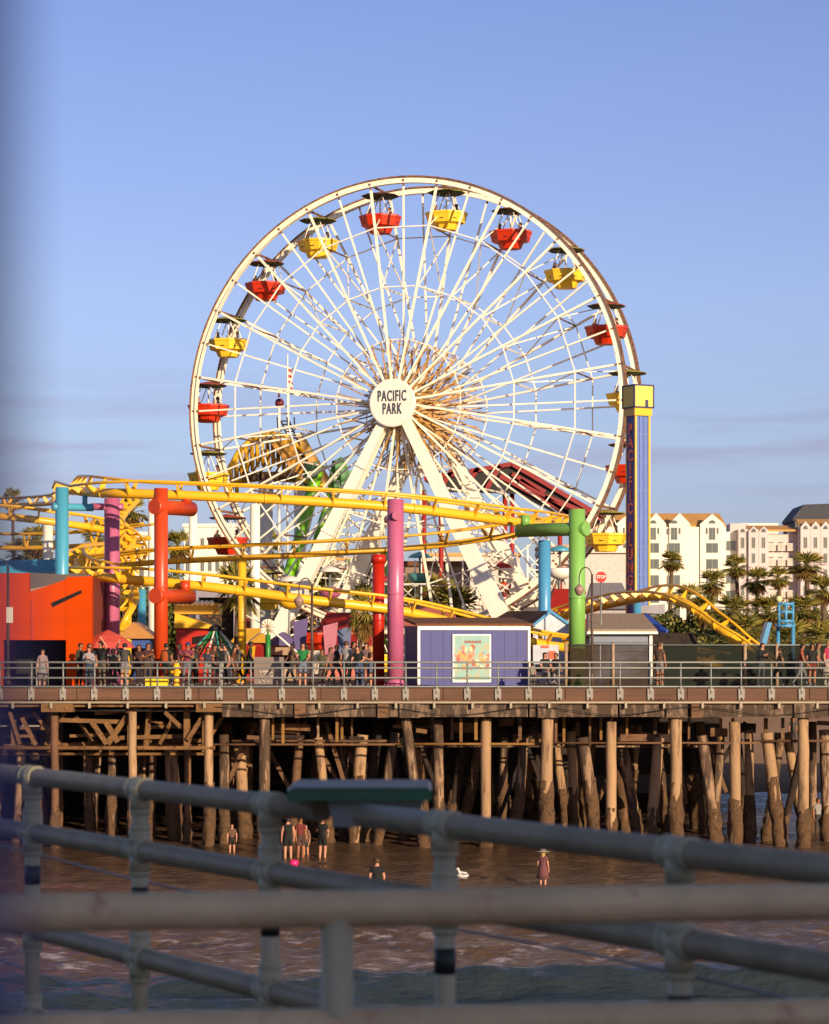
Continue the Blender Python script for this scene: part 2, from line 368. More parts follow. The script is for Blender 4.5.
# cap girders on the right, braced timber on the left
zt = DECK-.62; zb = Z(717, YF)
seg = [(222, 262), (264, 402), (404, 528), (530, 618), (620, 688), (690, 829), (831, 960)]
for a_, b_ in seg:
    g = MB(); g.box2((X(a_, YF), YF+.15, zb), (X(b_, YF), YF+.75, zt)); g.build('edge_girder', beam_m, pier)
for px in (264, 410, 548, 677, 805, 300, 383, 697):
    g = MB(); ww = .8 if px < 900 else .5
    if px in (300, 383, 697): ww = .42
    g.box2((X(px, YF)-ww/2, YF+.02, zb-.03), (X(px, YF)+ww/2, YF+.85, zt+.13)); g.build('pile_cap', wood if ww < .5 else beam_m, pier)
for k in range(1, 14):                     # cross caps under the deck
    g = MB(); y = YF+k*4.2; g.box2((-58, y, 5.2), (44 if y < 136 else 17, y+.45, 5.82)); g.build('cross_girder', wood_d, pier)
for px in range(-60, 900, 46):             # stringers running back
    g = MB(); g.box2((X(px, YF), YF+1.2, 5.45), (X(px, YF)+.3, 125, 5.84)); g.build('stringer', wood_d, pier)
# service pipe level
def hp(px0, px1, py, d, r, m, nm='service_pipe'):
    t = MB(); t.tube(P(px0, py, d), P(px1, py, d), r, n=8); t.build(nm, m, pier)
hp(210, 395, 744.5, 100.8, .045, wood); hp(395, 545, 744, 100.9, .05, pile_top); hp(549, 760, 743, 100.9, .045, wood); hp(395, 700, 746.5, 102.2, .04, conc); hp(760, 900, 741, 100.9, .05, wood)
hp(-30, 215, 748, 100.6, .08, wood_o); hp(232, 400, 741, 101.8, .06, wood); hp(-30, 220, 754, 103, .06, wood_o)
hp(76, 150, 710.5, 101, .035, brkt); hp(150, 204, 711, 101.2, .03, brkt); hp(-20, 40, 726, 101.5, .035, brkt)
for px in (273, 283, 298, 318, 337, 342, 352, 452, 461, 476, 432, 485, 520, 612, 627, 689, 721, 733, 783, 792, 800, 766, 670, 601, 590, 564, 556, 655):
    t = MB(); dd = random.uniform(100.9, 102.5); w_ = random.uniform(.07, .15)
    t.box2((X(px, dd)-w_/2, dd, Z(random.choice((742, 746, 740)), dd)), (X(px, dd)+w_/2, dd+.12, Z(718, dd))); t.build('hanger_post', random.choice([pile_top, wood, wood_o, conc]), pier)
# timber bracing, left bays
def br(a, b, w_, d, m=None):
    t = MB(); t.beam(P(a[0], a[1], d), P(b[0], b[1], d), w_, .22, up=(0, 1, 0)); t.build('brace', m or wood_o, pier)
for a, b, w_ in [((52, 706), (52, 752), .42), ((46, 745), (70, 704), .16), ((60, 745), (34, 712), .14), ((20, 744), (10, 712), .13), ((36, 745), (22, 718), .15), ((136, 703), (108, 744), .2), ((132, 704), (132, 750), .34),
                 ((107, 744), (92, 722), .18), ((150, 706), (146, 748), .2), ((208, 708), (188, 740), .17), ((187, 705), (187, 750), .24), ((118, 742), (106, 722), .2), ((206, 706), (206, 752), .36), ((142, 704), (128, 724), .15),
                 ((14, 720), (14, 752), .2), ((165, 712), (180, 726), .15), ((225, 712), (207, 742), .16), ((2, 704), (-8, 744), .2), ((76, 716), (92, 742), .14), ((160, 744), (176, 712), .13)]:
    br(a, b, w_, random.uniform(100.7, 102.6))
for a, b in [((-20, 744), (215, 746)), ((-20, 750), (90, 744)), ((105, 738), (190, 736)), ((150, 727), (205, 726)), ((95, 713), (135, 711)), ((20, 728), (58, 727)), ((108, 733), (140, 727)), ((150, 720), (200, 733)), ((148, 710), (200, 710)), ((60, 720), (130, 722)), ((70, 736), (110, 734)), ((150, 742), (205, 740)), ((-10, 716), (40, 716)), ((-10, 736), (36, 736))]:
    br(a, b, random.uniform(.1, .2), random.uniform(101, 104))
g = MB(); g.box2((X(41, YF), YF, Z(712, YF)), (X(73, YF), YF+.7, Z(702.5, YF))); g.build('pile_cap', wood_o, pier)
g = MB(); g.box2((X(196, YF), YF, Z(712, YF)), (X(222, YF), YF+.7, Z(704, YF))); g.build('pile_cap', wood_o, pier)
g = MB(); g.box2((-60, YF+.2, DECK-.72), (X(222, YF), YF+.6, DECK-.46)); g.build('edge_girder', wood_o, pier)
g = MB(); g.box2((X(222, YF)+.01, YF+.1, DECK-.615), (46, YF+.6, DECK-.445)); g.build('ledger_board', wood, pier)
# piles: (px at top, px at waterline, width px, top y, distance)
def pile(pt, pb, wpx, ty, d, m=conc, crust=True, crust_h=None):
    t = Vector((X(pt, d), d+.4, Z(ty, d))); bot = Vector((X(pb, d), d+.4, -1.2)); r = wpx/2/F*d
    nseg = 9; pts = [t.lerp(bot, i/nseg)+Vector((random.uniform(-.015, .015), 0, 0)) for i in range(nseg+1)]
    q = MB(); q.path(pts, [r*random.uniform(.96, 1.04) for _ in pts], 12)
    o = q.build('piling', m, pier)
    if crust:
        ch = crust_h or random.uniform(1.0, 2.7); k = max(0, (t.z-ch)/(t.z+1.2)); s0 = t.lerp(bot, k)
        c = MB(); n = 12; ps = [s0.lerp(bot, i/9) for i in range(10)]
        c.path(ps, [r*1.04, r*1.1]+[r*random.uniform(1.14, 1.4) for _ in range(8)], n)
        v = c.v; c.v = [(a+random.uniform(-.06, .06), b+random.uniform(-.06, .06), e+random.uniform(-.06, .06)) for a, b, e in v]
        c.build('barnacle_collar', barn, o)
front = [(53, 54, 8, 716, 100.2), (131, 132, 8.5, 712, 100.2), (208, 208, 9, 712, 100.3), (264, 263, 11, 704, 100.1), (548, 546, 12.5, 716, 100.1), (486, 486, 10.5, 719, 100.6),
         (612, 612, 10.5, 722, 100.5), (677, 677, 12, 716, 100.1), (736, 737, 11, 722, 100.6), (805, 805, 11.5, 716, 100.1), (438, 440, 10, 720, 101.2), (223, 224, 10, 735, 102),
         (405, 428, 10, 716, 100.3), (395, 372, 9, 733, 101.4), (660, 648, 11, 738, 101.5), (703, 722, 11.5, 736, 100.9), (768, 786, 12, 733, 100.9), (583, 603, 12, 738, 101.0),
         (722, 712, 9, 736, 102.5), (750, 752, 9, 730, 102.4), (572, 576, 9, 732, 103), (525, 512, 10, 738, 102), (505, 500, 9, 738, 104), (362, 352, 12, 735, 102.5), (318, 332, 9, 738, 102.6),
         (299, 288, 9, 738, 103), (343, 345, 9, 738, 104), (780, 770, 8, 733, 104), (826, 830, 11, 730, 103), (788, 812, 9, 733, 106), (618, 628, 9, 735, 105), (20, 14, 9, 748, 103),
         (85, 92, 9, 745, 104), (97, 88, 8, 745, 105), (170, 176, 13, 745, 103.5), (152, 148, 8, 745, 104.5), (238, 246, 12, 740, 105), (111, 108, 8, 745, 103), (187, 186, 7, 748, 102.4), (246, 232, 9, 740, 106), (556, 572, 9, 740, 104.5)]
for a in front: pile(*a, m=random.choice([conc, conc, conc_l, wood]) if a[2] < 10.4 else random.choice([conc_l, conc_l, conc]))
rp = random.Random(5)
for k in range(1, 7):
    d = 104+k*4.1
    n_ = 8
    for j in range(n_):
        px = 20+j*108+rp.uniform(-40, 40)
        if px > 700 and d > 112: continue
        pile(px, px+rp.choice([0, 0, 14, -14]), rp.uniform(8, 11), 722, d, m=rp.choice([conc, wood, wood_d]), crust=d < 112)
wl = MB(); wl.box2((-60, 150, -1), (17.6, 150.6, 5.8)); o = wl.build('light_stop_wall', wood_d); tag(o, 'dark timber wall added deep under the pier to shut out light', 'wall')  # added to stop light from behind and keep the gaps dark
for k in range(26):                        # more raking piles and boards in the gloom
    px = rp.uniform(225, 850); d = rp.uniform(102.6, 112)
    if px > 755 and d > 106: continue
    pile(px, px+rp.choice([-30, -20, 16, 26]), rp.uniform(7, 11), rp.choice([722, 736, 738]), d, m=rp.choice([conc, wood, wood, wood_d]))
for k in range(30):
    px = rp.uniform(225, 830); d = rp.uniform(101.6, 105); w_ = rp.uniform(10, 44); py = rp.uniform(722, 740)
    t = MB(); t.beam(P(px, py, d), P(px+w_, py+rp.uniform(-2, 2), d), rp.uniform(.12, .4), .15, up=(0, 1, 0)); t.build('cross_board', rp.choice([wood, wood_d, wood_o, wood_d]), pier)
for k in range(14):
    px = rp.uniform(225, 820); d = rp.uniform(103, 106)
    t = MB(); t.beam(P(px, 722, d), P(px+rp.choice([-40, 40, 26]), rp.uniform(780, 830), d), .16, .16, up=(0, 1, 0)); t.build('brace', rp.choice([wood, wood_d]), pier)
# sagging cable along the girder
cb_ = MB(); cb_.path([P(px, 704+8*math.sin((px-215)/320*math.pi*2)**2+3, 99.95) for px in range(215, 860, 12)], .015, 5); cb_.build('cable', blackm, pier)

# ================================================================ the rail along the far pier's edge
rail = thing('pier_railing', 'long four-bar grey metal railing along the edge of the far pier deck', 'railing', (0, YF, DECK))
RZ = (1.0, .78, .40, .06)
for i, z in enumerate(RZ):
    t = MB(); t.tube((-60, YF+.1, DECK+z), (46, YF+.1, DECK+z), .036, n=8); t.build('rail', galv_far, rail)
i = 0; px = -32.0
while px < 870:
    xx = X(px, YF); t = MB(); t.tube((xx, YF+.1, DECK-.1), (xx, YF+.1, DECK+1.0), .034, n=8); t.build('post', galv_far, rail)
    b = MB(); b.box2((xx-.12, YF-.03, DECK-.36), (xx+.12, YF+.04, DECK-.02)); b.box2((xx-.11, YF-.02, DECK-.44), (xx-.04, YF+.04, DECK-.36)); b.box2((xx+.04, YF-.02, DECK-.44), (xx+.11, YF+.04, DECK-.36))
    b.tube((xx, YF+.0, DECK-.2), (xx, YF+.0, DECK+.06), .06, n=8); b.build('bracket', brkt, rail)
    px += 31.6-1.6*px/829
# ================================================================ ferris wheel
TH = R(17.8); AX = Vector((-math.sin(TH), -math.cos(TH), 0)); U = Vector((math.cos(TH), -math.sin(TH), 0)); UP = Vector((0, 0, 1))
WC = P(412.5, 408.5, 150); WR = 12.95; HW = 1.8; PH = -8.8
def W(r, deg, a):
    r = r*(1.01 if r > 3 else 1)
    return WC+U*(r*math.sin(R(deg)))+UP*(r*math.cos(R(deg)))+AX*a
base_z = DECK
wheel = thing('ferris_wheel', 'huge cream white ferris wheel standing behind the yellow coaster track', 'ferris wheel', (WC.x, WC.y, base_z))
NS = 120
for a_ in (HW, -HW):
    m = MB()
    for k in range(NS):                                  # web of the rim channel
        pass
    def ring(r0, r1, a0, a1, mi):
        vs = []
        for k in range(NS):
            q = 360*k/NS
            vs += [W(r0, q, a0), W(r1, q, a0), W(r1, q, a1), W(r0, q, a1)]
        fs = []
        for k in range(NS):
            b0 = 4*k; b1 = 4*((k+1) % NS)
            for j in range(4): fs.append((b0+j, b0+(j+1) % 4, b1+(j+1) % 4, b1+j))
        m.add(vs, fs, mi)
    ring(12.62, 12.9, a_-.05, a_+.05, 0); ring(12.57, 12.64, a_-.16, a_+.16, 0)
    rim = m.build('rim', cream_p, wheel)
    m = MB(); ring(12.90, 12.97, a_-.17, a_+.17, 0); m.build('rim_flange', rustp, rim)
    for k in range(40):
        m = MB(); q = PH+9*k; m.beam(W(12.6, q-.22, a_+(.06 if a_ > 0 else -.06)), W(12.6, q+.22, a_+(.06 if a_ > 0 else -.06)), .08, .4, up=W(1, q, 0)-WC)
        m.build('rim_joint', rustp, rim)
HUBR = .95
for k in range(40):
    q = PH+9*k; main = k % 2 == 0
    for sgn in (1, -1):
        m = MB()
        p1 = W(12.4, q, sgn*HW); p0 = W(HUBR, q+(14 if k % 2 else -6), sgn*(HW+1.15 if main else HW+.55))
        if main: m.beam(p0, p1, .11, .14, .12, .165, up=AX)
        else: m.beam(p0, p1, .085, .1, .09, .12, up=AX)
        m.build('spoke', cream_p if sgn > 0 else white_p, wheel)
for rr, n_, tk in ((10.2, 20, .042), (6.75, 20, .042), (3.7, 20, .036)):
    for sgn in (1, -1):
        m = MB()
        for k in range(n_):
            q = PH+18*k; aa = sgn*(HW+(1.15)*(12.6-rr)/11.9)
            m.beam(W(rr, q, aa), W(rr, q+18, aa), tk*1.6, tk*1.6, up=AX)
        m.build('ring_brace', white_p, wheel)
    for k in range(n_):
        m = MB(); q = PH+18*k; aa = HW+1.15*(12.6-rr)/11.9; m.beam(W(rr, q, aa), W(rr, q, -aa), .07, .07, up=UP+U)
        m.build('cross_strut', rustp if rr > 10 else cream_p, wheel)
for k in range(20):
    q = PH+18*k; m = MB()
    m.beam(W(10.2, q, HW+.2), W(6.75, q, -HW-.55), .06, .06, up=U); m.beam(W(10.2, q, -HW-.2), W(6.75, q, HW+.55), .06, .06, up=U)
    m.beam(W(10.2, q, HW+.2), W(12.6, q, -HW), .05, .05, up=U)
    m.build('diagonal_brace', cream_p, wheel)
# hub
m = MB(); m.path([W(0, 0, a) for a in (3.4, 2.9, 2.9, 1.2, 1.2, -1.2, -1.2, -2.9, -2.9, -3.4)], [.35, .35, .8, .8, .45, .45, .8, .8, .35, .35], 20, smooth=False); hub = m.build('hub', rustp, wheel)
m = MB()
for s_ in (2.95, 2.3, -2.3, -2.95): m.path([W(0, 0, s_-.06), W(0, 0, s_+.06)], [1.0, 1.0], 24, smooth=False)
m.build('hub_flange', cream_p, hub)
m = MB()
for k in range(40):
    q = 9*k; m.beam(W(.8, q, 2.9), W(3.7, q+20, HW+.86), .07, .07, up=AX); m.beam(W(.8, q, 1.3), W(3.0, q-24, -1.0), .085, .085, up=AX); m.beam(W(.9, q+4, .2), W(3.6, q-10, -HW), .085, .085, up=AX); m.beam(W(.8, q, -2.9), W(3.7, q+20, -HW-.86), .06, .06, up=AX)
m.build('hub_lacing', mat('golden_rust_steel', '#c09048', .5, .3, 3, '#7a5030', .4), wheel)
# legs
def leg(a_top, a_bot, ub, zb, w0, w1, t0=.45, t1=.7):
    m = MB(); top = W(0, 0, a_top)+UP*-.2+U*(.25*(1 if ub > 0 else -1)); bot = WC+AX*a_bot+U*ub; bot.z = zb
    m.beam(top, bot, w0, t0, w1, t1, up=AX); o = m.build('support_leg', white_p, wheel)
    j = MB()
    for k in (.22, .47, .72):
        p = top.lerp(bot, k); q = top.lerp(bot, k+.008); ww = w0+(w1-w0)*k
        j.beam(p, q, ww+.06, t0+.22, up=AX)
    j.build('leg_flange', white_p, o)
leg(3.2, 3.9, -7.9, base_z+.3, .46, 1.0); leg(3.2, 3.9, 8.0, base_z+.3, .48, 1.12)
leg(-3.2, -3.9, -7.2, base_z+.3, .6, 1.1); leg(-3.2, -3.9, 7.9, base_z+.3, .6, 1.25)
for sgn in (-1, 1):                                        # ladders and lacing between the legs
    m = MB(); A0 = WC+AX*3.9+U*8*sgn; A0.z = base_z+.6; B0 = WC-AX*3.9+U*7.8*sgn; B0.z = base_z+.6
    A1 = W(0, 0, 3.2); B1 = W(0, 0, -3.2)
    for k in range(8):
        t0 = k*.085; t1 = (k+1)*.085
        m.beam(A0.lerp(A1, t0), B0.lerp(B1, t1), .09, .09); m.beam(B0.lerp(B1, t0), A0.lerp(A1, t1), .09, .09); m.beam(A0.lerp(A1, t1), B0.lerp(B1, t1), .1, .1)
    m.build('leg_lacing', white_p, wheel)
for (u, a) in ((-7.9, 3.9), (8, 3.9), (-7.2, -3.9), (7.9, -3.9)):
    c = WC+AX*a+U*u; m = MB(); m.box((c.x, c.y, base_z+.35), (2.2, 2.0, .7), -TH); m.build('footing', white_wall, wheel)
# sign
m = MB(); m.path([W(0, 0, 3.55), W(0, 0, 3.6), W(0, 0, 3.72), W(0, 0, 3.75)], [1.27, 1.36, 1.36, 1.3], 48, smooth=False); sg = m.build('hub_sign', mat('sign_white', '#ece6d8', .5, .02), wheel)
gry = mat('sign_lettering', '#3b4450', .6, .05)
c = W(0, 0, 3.765)-Vector(wheel.location)
lettering('lettering', 'PACIFIC', .86, gry, sg, c+UP*.36, AX, width=.50, bold=.014, spacing=1.15)
lettering('lettering', 'PARK', .86, gry, sg, c-UP*.36, AX, width=.50, bold=.014, spacing=1.15)

# ---------------- gondolas
def make_gondola(cn, body, top, lin):
    t = thing('gondola', '', 'gondola', (0, 0, 0), 'gondolas hanging round the ferris wheel')
    m = MB(); m.lathe((0, 0, 0), [(1.1, -.36), (1.12, -.33), (.5, -.2), (.1, -.12)], 8, smooth=False); c = m.build('canopy', top, t, local=True)
    m = MB(); m.lathe((0, 0, 0), [(1.0, -.42), (1.08, -.365)], 8, smooth=False); m.build('canopy_lining', lin, c, local=True)
    m = MB(); m.tube((0, -1.75, 0), (0, 1.75, 0), .07); m.build('axle', rustp, t, local=True)
    for a, b in ((-.75, -.45), (.75, -.45), (-.75, .45), (.75, .45)):
        m = MB(); m.tube((a*.3, b, -.3), (a, b, -1.62), .035, n=6); m.build('hanger_rod', white_p, t, local=True)
    m = MB(); m.tube((0, 0, -.1), (0, 0, -1.7), .05, n=8); m.build('centre_pole', white_p, t, local=True)
    m = MB(); m.lathe((0, 0, 0), [(1.2, -1.5), (1.25, -1.5), (1.25, -1.62), (1.2, -1.66), (1.08, -2.12), (.74, -2.2), (.74, -2.2), (.6, -2.52), (.1, -2.54)][::-1]+[(1.2, -1.5), (1.12, -1.51), (1.0, -2.1), (.05, -2.12)], 8, smooth=False, sy=.92); b = m.build('basket', body, t, local=True)
    m = MB()
    for q in range(8):
        an = R(45*q+22.5+22.5); r = 1.02*math.cos(R(22.5)); c0 = Vector((r*1.07*math.cos(an), r*1.07*.92*math.sin(an), -1.95)); n_ = Vector((math.cos(an), math.sin(an), 0)); sd_ = Vector((-n_.y, n_.x, 0))
        m.prism([c0-sd_*.14, c0+sd_*.14, c0+UP*.22], n_*.04)
    m.build('emblem', blackm, b, local=True)
    return t
green_dk = mat('canopy_dark_green', '#22331c', .7, .1)
gred = make_gondola('red', mat('gondola_red', '#c62f0c', .35, .1, 2, '#8c1c08', .15), mat('canopy_red', '#a8462c', .5, .15, 3), green_dk)
gyel = make_gondola('yellow', mat('gondola_yellow', '#f2c430', .35, .07, 2, '#c48a1c', .12), mat('canopy_olive', '#a59434', .5, .15, 3), green_dk)
ORD = ['first', 'second', 'third', 'fourth', 'fifth', 'sixth', 'seventh', 'eighth', 'ninth', 'tenth']
GON = []
used = {gred.name: False, gyel.name: False}
rc = yc = 0
for k in range(20):
    q = PH+18*k; src = gred if k % 2 == 0 else gyel; cn = 'red' if k % 2 == 0 else 'yellow'
    o = src if not used[src.name] else copy_tree(src)
    used[src.name] = True; o.location = W(12.72, q, 0); o.rotation_euler = (0, 0, -TH+R(random.uniform(-3, 3)))
    if k % 2 == 0: n_ = ORD[rc]; rc += 1
    else: n_ = ORD[yc]; yc += 1
    st = 'the red gondola at the very top of the wheel' if k == 0 else '%s %s gondola clockwise from the top of the wheel' % (n_, cn)
    if k == 0: st = 'first red gondola, just left of the top of the wheel'
    o['label'] = st; GON.append((k, o, n_, cn))
# ================================================================ roller coaster
coaster = thing('roller_coaster', 'yellow steel roller coaster track on bright coloured columns in front of the ferris wheel', 'roller coaster', (0, 112, DECK))
NTIE = 0
def smooth_path(pts, n=8):
    out = []; k = len(pts)
    for i in range(k-1):
        p0 = pts[max(i-1, 0)]; p1 = pts[i]; p2 = pts[i+1]; p3 = pts[min(i+2, k-1)]
        for j in range(n):
            t = j/n; out.append(.5*((2*p1)+(-p0+p2)*t+(2*p0-5*p1+4*p2-p3)*t*t+(-p0+3*p1-3*p2+p3)*t**3))
    out.append(pts[-1]); return out
def track(pts, m=yellow, r=.2, up_off=.5, half=.5, tie_step=1.9, bank=None, tie_w=.5):
    n_ = 8
    pp = smooth_path([P(*a[:3]) for a in pts], n_)
    bk = [a[3] if len(a) > 3 else 0 for a in pts]
    bb = [bk[min(i//n_, len(bk)-1)]+(bk[min(i//n_+1, len(bk)-1)]-bk[min(i//n_, len(bk)-1)])*((i % n_)/n_) for i in range(len(pp))]
    s = MB(); s.path(pp, r, 12)
    L_, Rr, fr = [], [], []
    for i, p in enumerate(pp):
        t = (pp[min(i+1, len(pp)-1)]-pp[max(i-1, 0)]).normalized(); side = t.cross(UP).normalized(); up = side.cross(t).normalized()
        c, sn = math.cos(R(bb[i])), math.sin(R(bb[i])); up2 = up*c+side*sn; sd2 = side*c-up*sn
        L_.append(p+up2*up_off-sd2*half); Rr.append(p+up2*up_off+sd2*half); fr.append((t, sd2, up2))
    sp = s.build('track_spine', m, coaster)
    for q in (L_, Rr):
        s = MB(); s.path(q, .06, 8); s.build('track_rail', m, coaster)
    s = MB(); acc = 0; nxt = .3; global NTIE
    for i in range(len(pp)-1):
        seg_ = (pp[i+1]-pp[i]).length
        while acc+seg_ > nxt:
            f = (nxt-acc)/seg_; p = pp[i].lerp(pp[i+1], f); t, sd2, up2 = fr[i]
            for sg_ in (-1, 1):
                e = p+up2*(up_off-.02)+sd2*(half-.03)*sg_
                s.prism([p-up2*r*.7+sd2*r*.75*sg_-t*.03, p+up2*r*.2+sd2*sg_*r*1.0-t*.03, p+up2*(r*.7)-t*.03+sd2*.0*sg_, e+up2*.0-sd2*.1*sg_-t*.03, e+sd2*.03*sg_-t*.03, e-up2*.12-t*.03], t*.06)
            nxt += tie_step
            if NTIE < 100 and r >= .2: s.build('track_tie', m, sp); s = MB(); NTIE += 1
        acc += seg_
        if nxt < acc: nxt = acc+.3
    if s.v: tag(s.build('track_tie', m, sp), kind='stuff')
    # flange joints
    for i in range(6, len(pp)-1, 12):
        s = MB(); t = fr[i][0]; s.path([pp[i]-t*.03, pp[i]+t*.03], r*1.12, 12); s.build('track_flange', m, sp)
track([(-70, 507, 150), (-30, 506, 150), (10, 505, 148), (40, 504, 142), (58, 502, 135), (63, 498, 129)], r=.13, tie_step=5, up_off=.4, half=.35)
track([(63, 498, 129), (66, 493, 123), (70, 490, 117, 15), (86, 492, 110, 25), (110, 493, 107.5, 10), (145, 494, 106.6), (200, 496, 106.2), (290, 500, 106.2), (395, 507, 106.8),
       (455, 514, 108), (500, 520, 110), (538, 525, 113, -5), (560, 529, 118, -10), (571, 532, 125), (575, 533, 134), (572, 534, 144)], tie_step=2.1)
track([(-80, 512, 121), (-20, 515, 121), (20, 518, 121), (60, 523, 121.5), (100, 529, 123, 10), (125, 538, 126, 30), (134, 556, 128, 50), (128, 575, 126, 60), (136, 596, 122, 50), (128, 615, 120, 40), (120, 630, 120, 20)], r=.17, tie_step=1.3)
track([(138, 500, 133, 60), (122, 520, 129, 70), (134, 538, 126, 80), (124, 560, 123, 70), (137, 585, 120, 40)], r=.14, tie_step=1.0, up_off=.45, half=.4)
track([(-60, 545, 140), (20, 548, 140), (90, 545, 138), (150, 538, 136)], r=.12, tie_step=2.2, m=yellow_dk, up_off=.75)
track([(130, 553, 128, 0), (100, 555, 122), (78, 562, 116, 20), (84, 573, 110.5, 25), (110, 578, 108, 8), (145, 581, 107.3), (200, 586, 107), (250, 592, 107), (310, 600, 107), (395, 610, 107.8), (450, 622, 109), (520, 640, 111), (570, 648, 113), (640, 652, 118), (720, 664, 124)], tie_step=1.75)
track([(60, 572, 118), (110, 567, 116), (160, 562, 115), (240, 558, 114.5), (300, 555, 114.5), (385, 550, 115), (440, 545, 116), (500, 537, 117.5), (550, 531, 119, -10), (566, 531, 123), (575, 533, 128)], m=yellow_dk, r=.13, up_off=.55, half=.55, tie_step=2.3)  # darker yellow paints the shade below the upper track
track([(470, 632, 128), (540, 622, 128), (585, 610, 126), (620, 602, 122), (650, 597, 118, 15), (672, 598, 115.5, 20), (690, 606, 114, 15), (708, 620, 113), (728, 635, 112), (748, 650, 111.5), (775, 672, 111)], tie_step=1.5, r=.2, up_off=.38)
def column(px, top, bot, d, wpx, m, arms=(), name='support_column'):
    r = wpx/2/F*d; x = X(px, d); q = MB(); q.tube((x, d, DECK if bot is None else Z(bot, d)), (x, d, Z(top, d)), r, n=24); q.tube((x, d, Z(top, d)), (x, d, Z(top, d)+.03), r*.95, n=24)
    zb_ = DECK if bot is None else Z(bot, d)
    q.tube((x, d, zb_), (x, d, zb_+.06), r*1.5, n=24); q.tube((x, d, zb_+.06), (x, d, zb_+.3), r*1.12, r*1.02, n=24)
    zm = (zb_+Z(top, d))/2
    q.tube((x, d, zm-.04), (x, d, zm+.04), r*1.05, n=24)
    for k_ in range(8): q.tube((x+r*1.3*math.cos(k_*.785), d+r*1.3*math.sin(k_*.785), zb_+.06), (x+r*1.3*math.cos(k_*.785), d+r*1.3*math.sin(k_*.785), zb_+.13), .03, n=6)
    o = q.build(name, m, coaster)
    for (px2, py, d2, wp, mm, knob) in arms:
        a = MB(); r2 = wp/2/F*d; z = Z(py, d)
        p0 = Vector((x, d, z)); p1 = Vector((X(px2, d2), d2, z)); dr = (p1-p0).normalized()
        a.path([p0-dr*(r+.14), p0-dr*(r+.02), p0, p1], [r2*1.05, r2*1.05, r2, r2], 20)
        if knob: a.path([p1-dr*.35+UP*r2*.6, p1-dr*.35+UP*(r2+.35)], [r2*.7, r2*.7], 16)
        ao = a.build('cross_arm', mm, o)
    return o
column(62, 488, None, 109, 13.5, blue_p, [(93, 507, 109.5, 7.5, blue_p, True)])
column(112, 499, None, 110.5, 15.5, pink_p, [(91, 507, 110.2, 7, pink_p, False)])
column(161, 489, None, 105, 14, orange_p, [(192, 507, 106.6, 15, orange_p, True), (190, 596, 106.8, 15, orange_p, True)])
column(395.5, 500, None, 102.8, 16.5, pink_p, [(388, 516, 105.5, 9, mat('magenta_paint', '#9c2c5c', .4, .08), False)])
column(577, 510, None, 108, 16.5, green_p, [(518, 529, 109.5, 13.5, green_p, True)])
column(378.5, 555, None, 108, 12, red_p, [])
q = MB(); q.tube(P(378.5, 563, 108), P(378.5, 555, 108), 15/2/F*108, n=20); q.build('column_head', red_p, coaster)
column(544.5, 541, None, 119, 12.5, blue_p2)
column(242, 560, None, 114, 8.5, yellow)
column(127, 600, None, 121, 9, yellow)
column(142, 590, None, 130, 8, blue_p)
column(637, 603, None, 121, 8, blue_p2)
# train waiting high on the right-hand track
for px, py, d, wcol, top_, bt in [(48, 520, 566, white_p, 0, 0), (153, 498, None, white_p, 0, 0), (193, 513, None, white_p, 0, 0), (255, 505, None, white_p, 0, 0)]:
    column(px, py, None, 138 if px > 100 else 127, 10 if px != 193 else 8.5, white_p)
# ================================================================ buildings and rides on the deck
DZ = DECK
def at(px, d, z=DECK): return (X(px, d), d, z)
# orange building at the left
ob = thing('orange_building', 'bright orange red building with a dark open front at the left end of the deck', 'building', at(30, 105))
m = MB(); D = 105
m.slab([(-60, 687), (-60, 572), (-8, 572), (-8, 687)], D, .5); m.slab([(66, 687), (66, 577), (92, 576), (92, 687)], D, .45)
m.slab([(-8, 640), (-8, 573), (29, 573), (29, 592), (66, 579.5), (66, 640)], D+.02, .4)
m.slab([(-8, 687), (-8, 640), (3, 640), (3, 687)], D+.01, .4)
w_ = m.build('wall', orange_wall, ob)
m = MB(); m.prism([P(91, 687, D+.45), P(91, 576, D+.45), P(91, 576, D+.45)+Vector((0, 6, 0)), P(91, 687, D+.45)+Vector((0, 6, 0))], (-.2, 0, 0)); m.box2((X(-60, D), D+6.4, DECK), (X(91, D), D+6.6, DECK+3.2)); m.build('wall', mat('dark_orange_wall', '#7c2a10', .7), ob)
m = MB(); m.prism([P(28, 592.5, D+.4), P(92, 579.5, D+.4), P(92, 575.5, D+6), P(28, 575.5, D+6)], (0, 0, .12)); m.build('roof', tan_roof, ob)
m = MB(); m.slab([(51, 603), (81, 590), (82, 593), (53, 607)], D-.03, .06); m.slab([(31, 600), (33, 600), (33, 639), (31, 639)], D-.02, .04, 1); m.build('vent_slit', [dark, mat('wall_seam', '#b03408', .7)], w_)
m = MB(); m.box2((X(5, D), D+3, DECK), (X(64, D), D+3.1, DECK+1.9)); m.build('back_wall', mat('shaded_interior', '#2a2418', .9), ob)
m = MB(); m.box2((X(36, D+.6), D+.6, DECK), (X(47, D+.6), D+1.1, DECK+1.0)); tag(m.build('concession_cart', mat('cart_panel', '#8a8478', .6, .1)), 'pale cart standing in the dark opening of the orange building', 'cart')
# blue canopy behind it
m = MB(); m.slab([(-60, 580), (-60, 562), (56, 559), (60, 564), (56, 580)], 117, 4); br_ = m.build('blue_building', mat('blue_fascia', '#3f9cc0', .5, .06)); tag(br_, 'flat roofed light blue building behind the orange building', 'building')
br_['category'] = 'building'
m = MB(); m.slab([(-58, 687), (-58, 580), (52, 580), (52, 687)], 117.4, 3); m.build('wall', blue_p, br_)
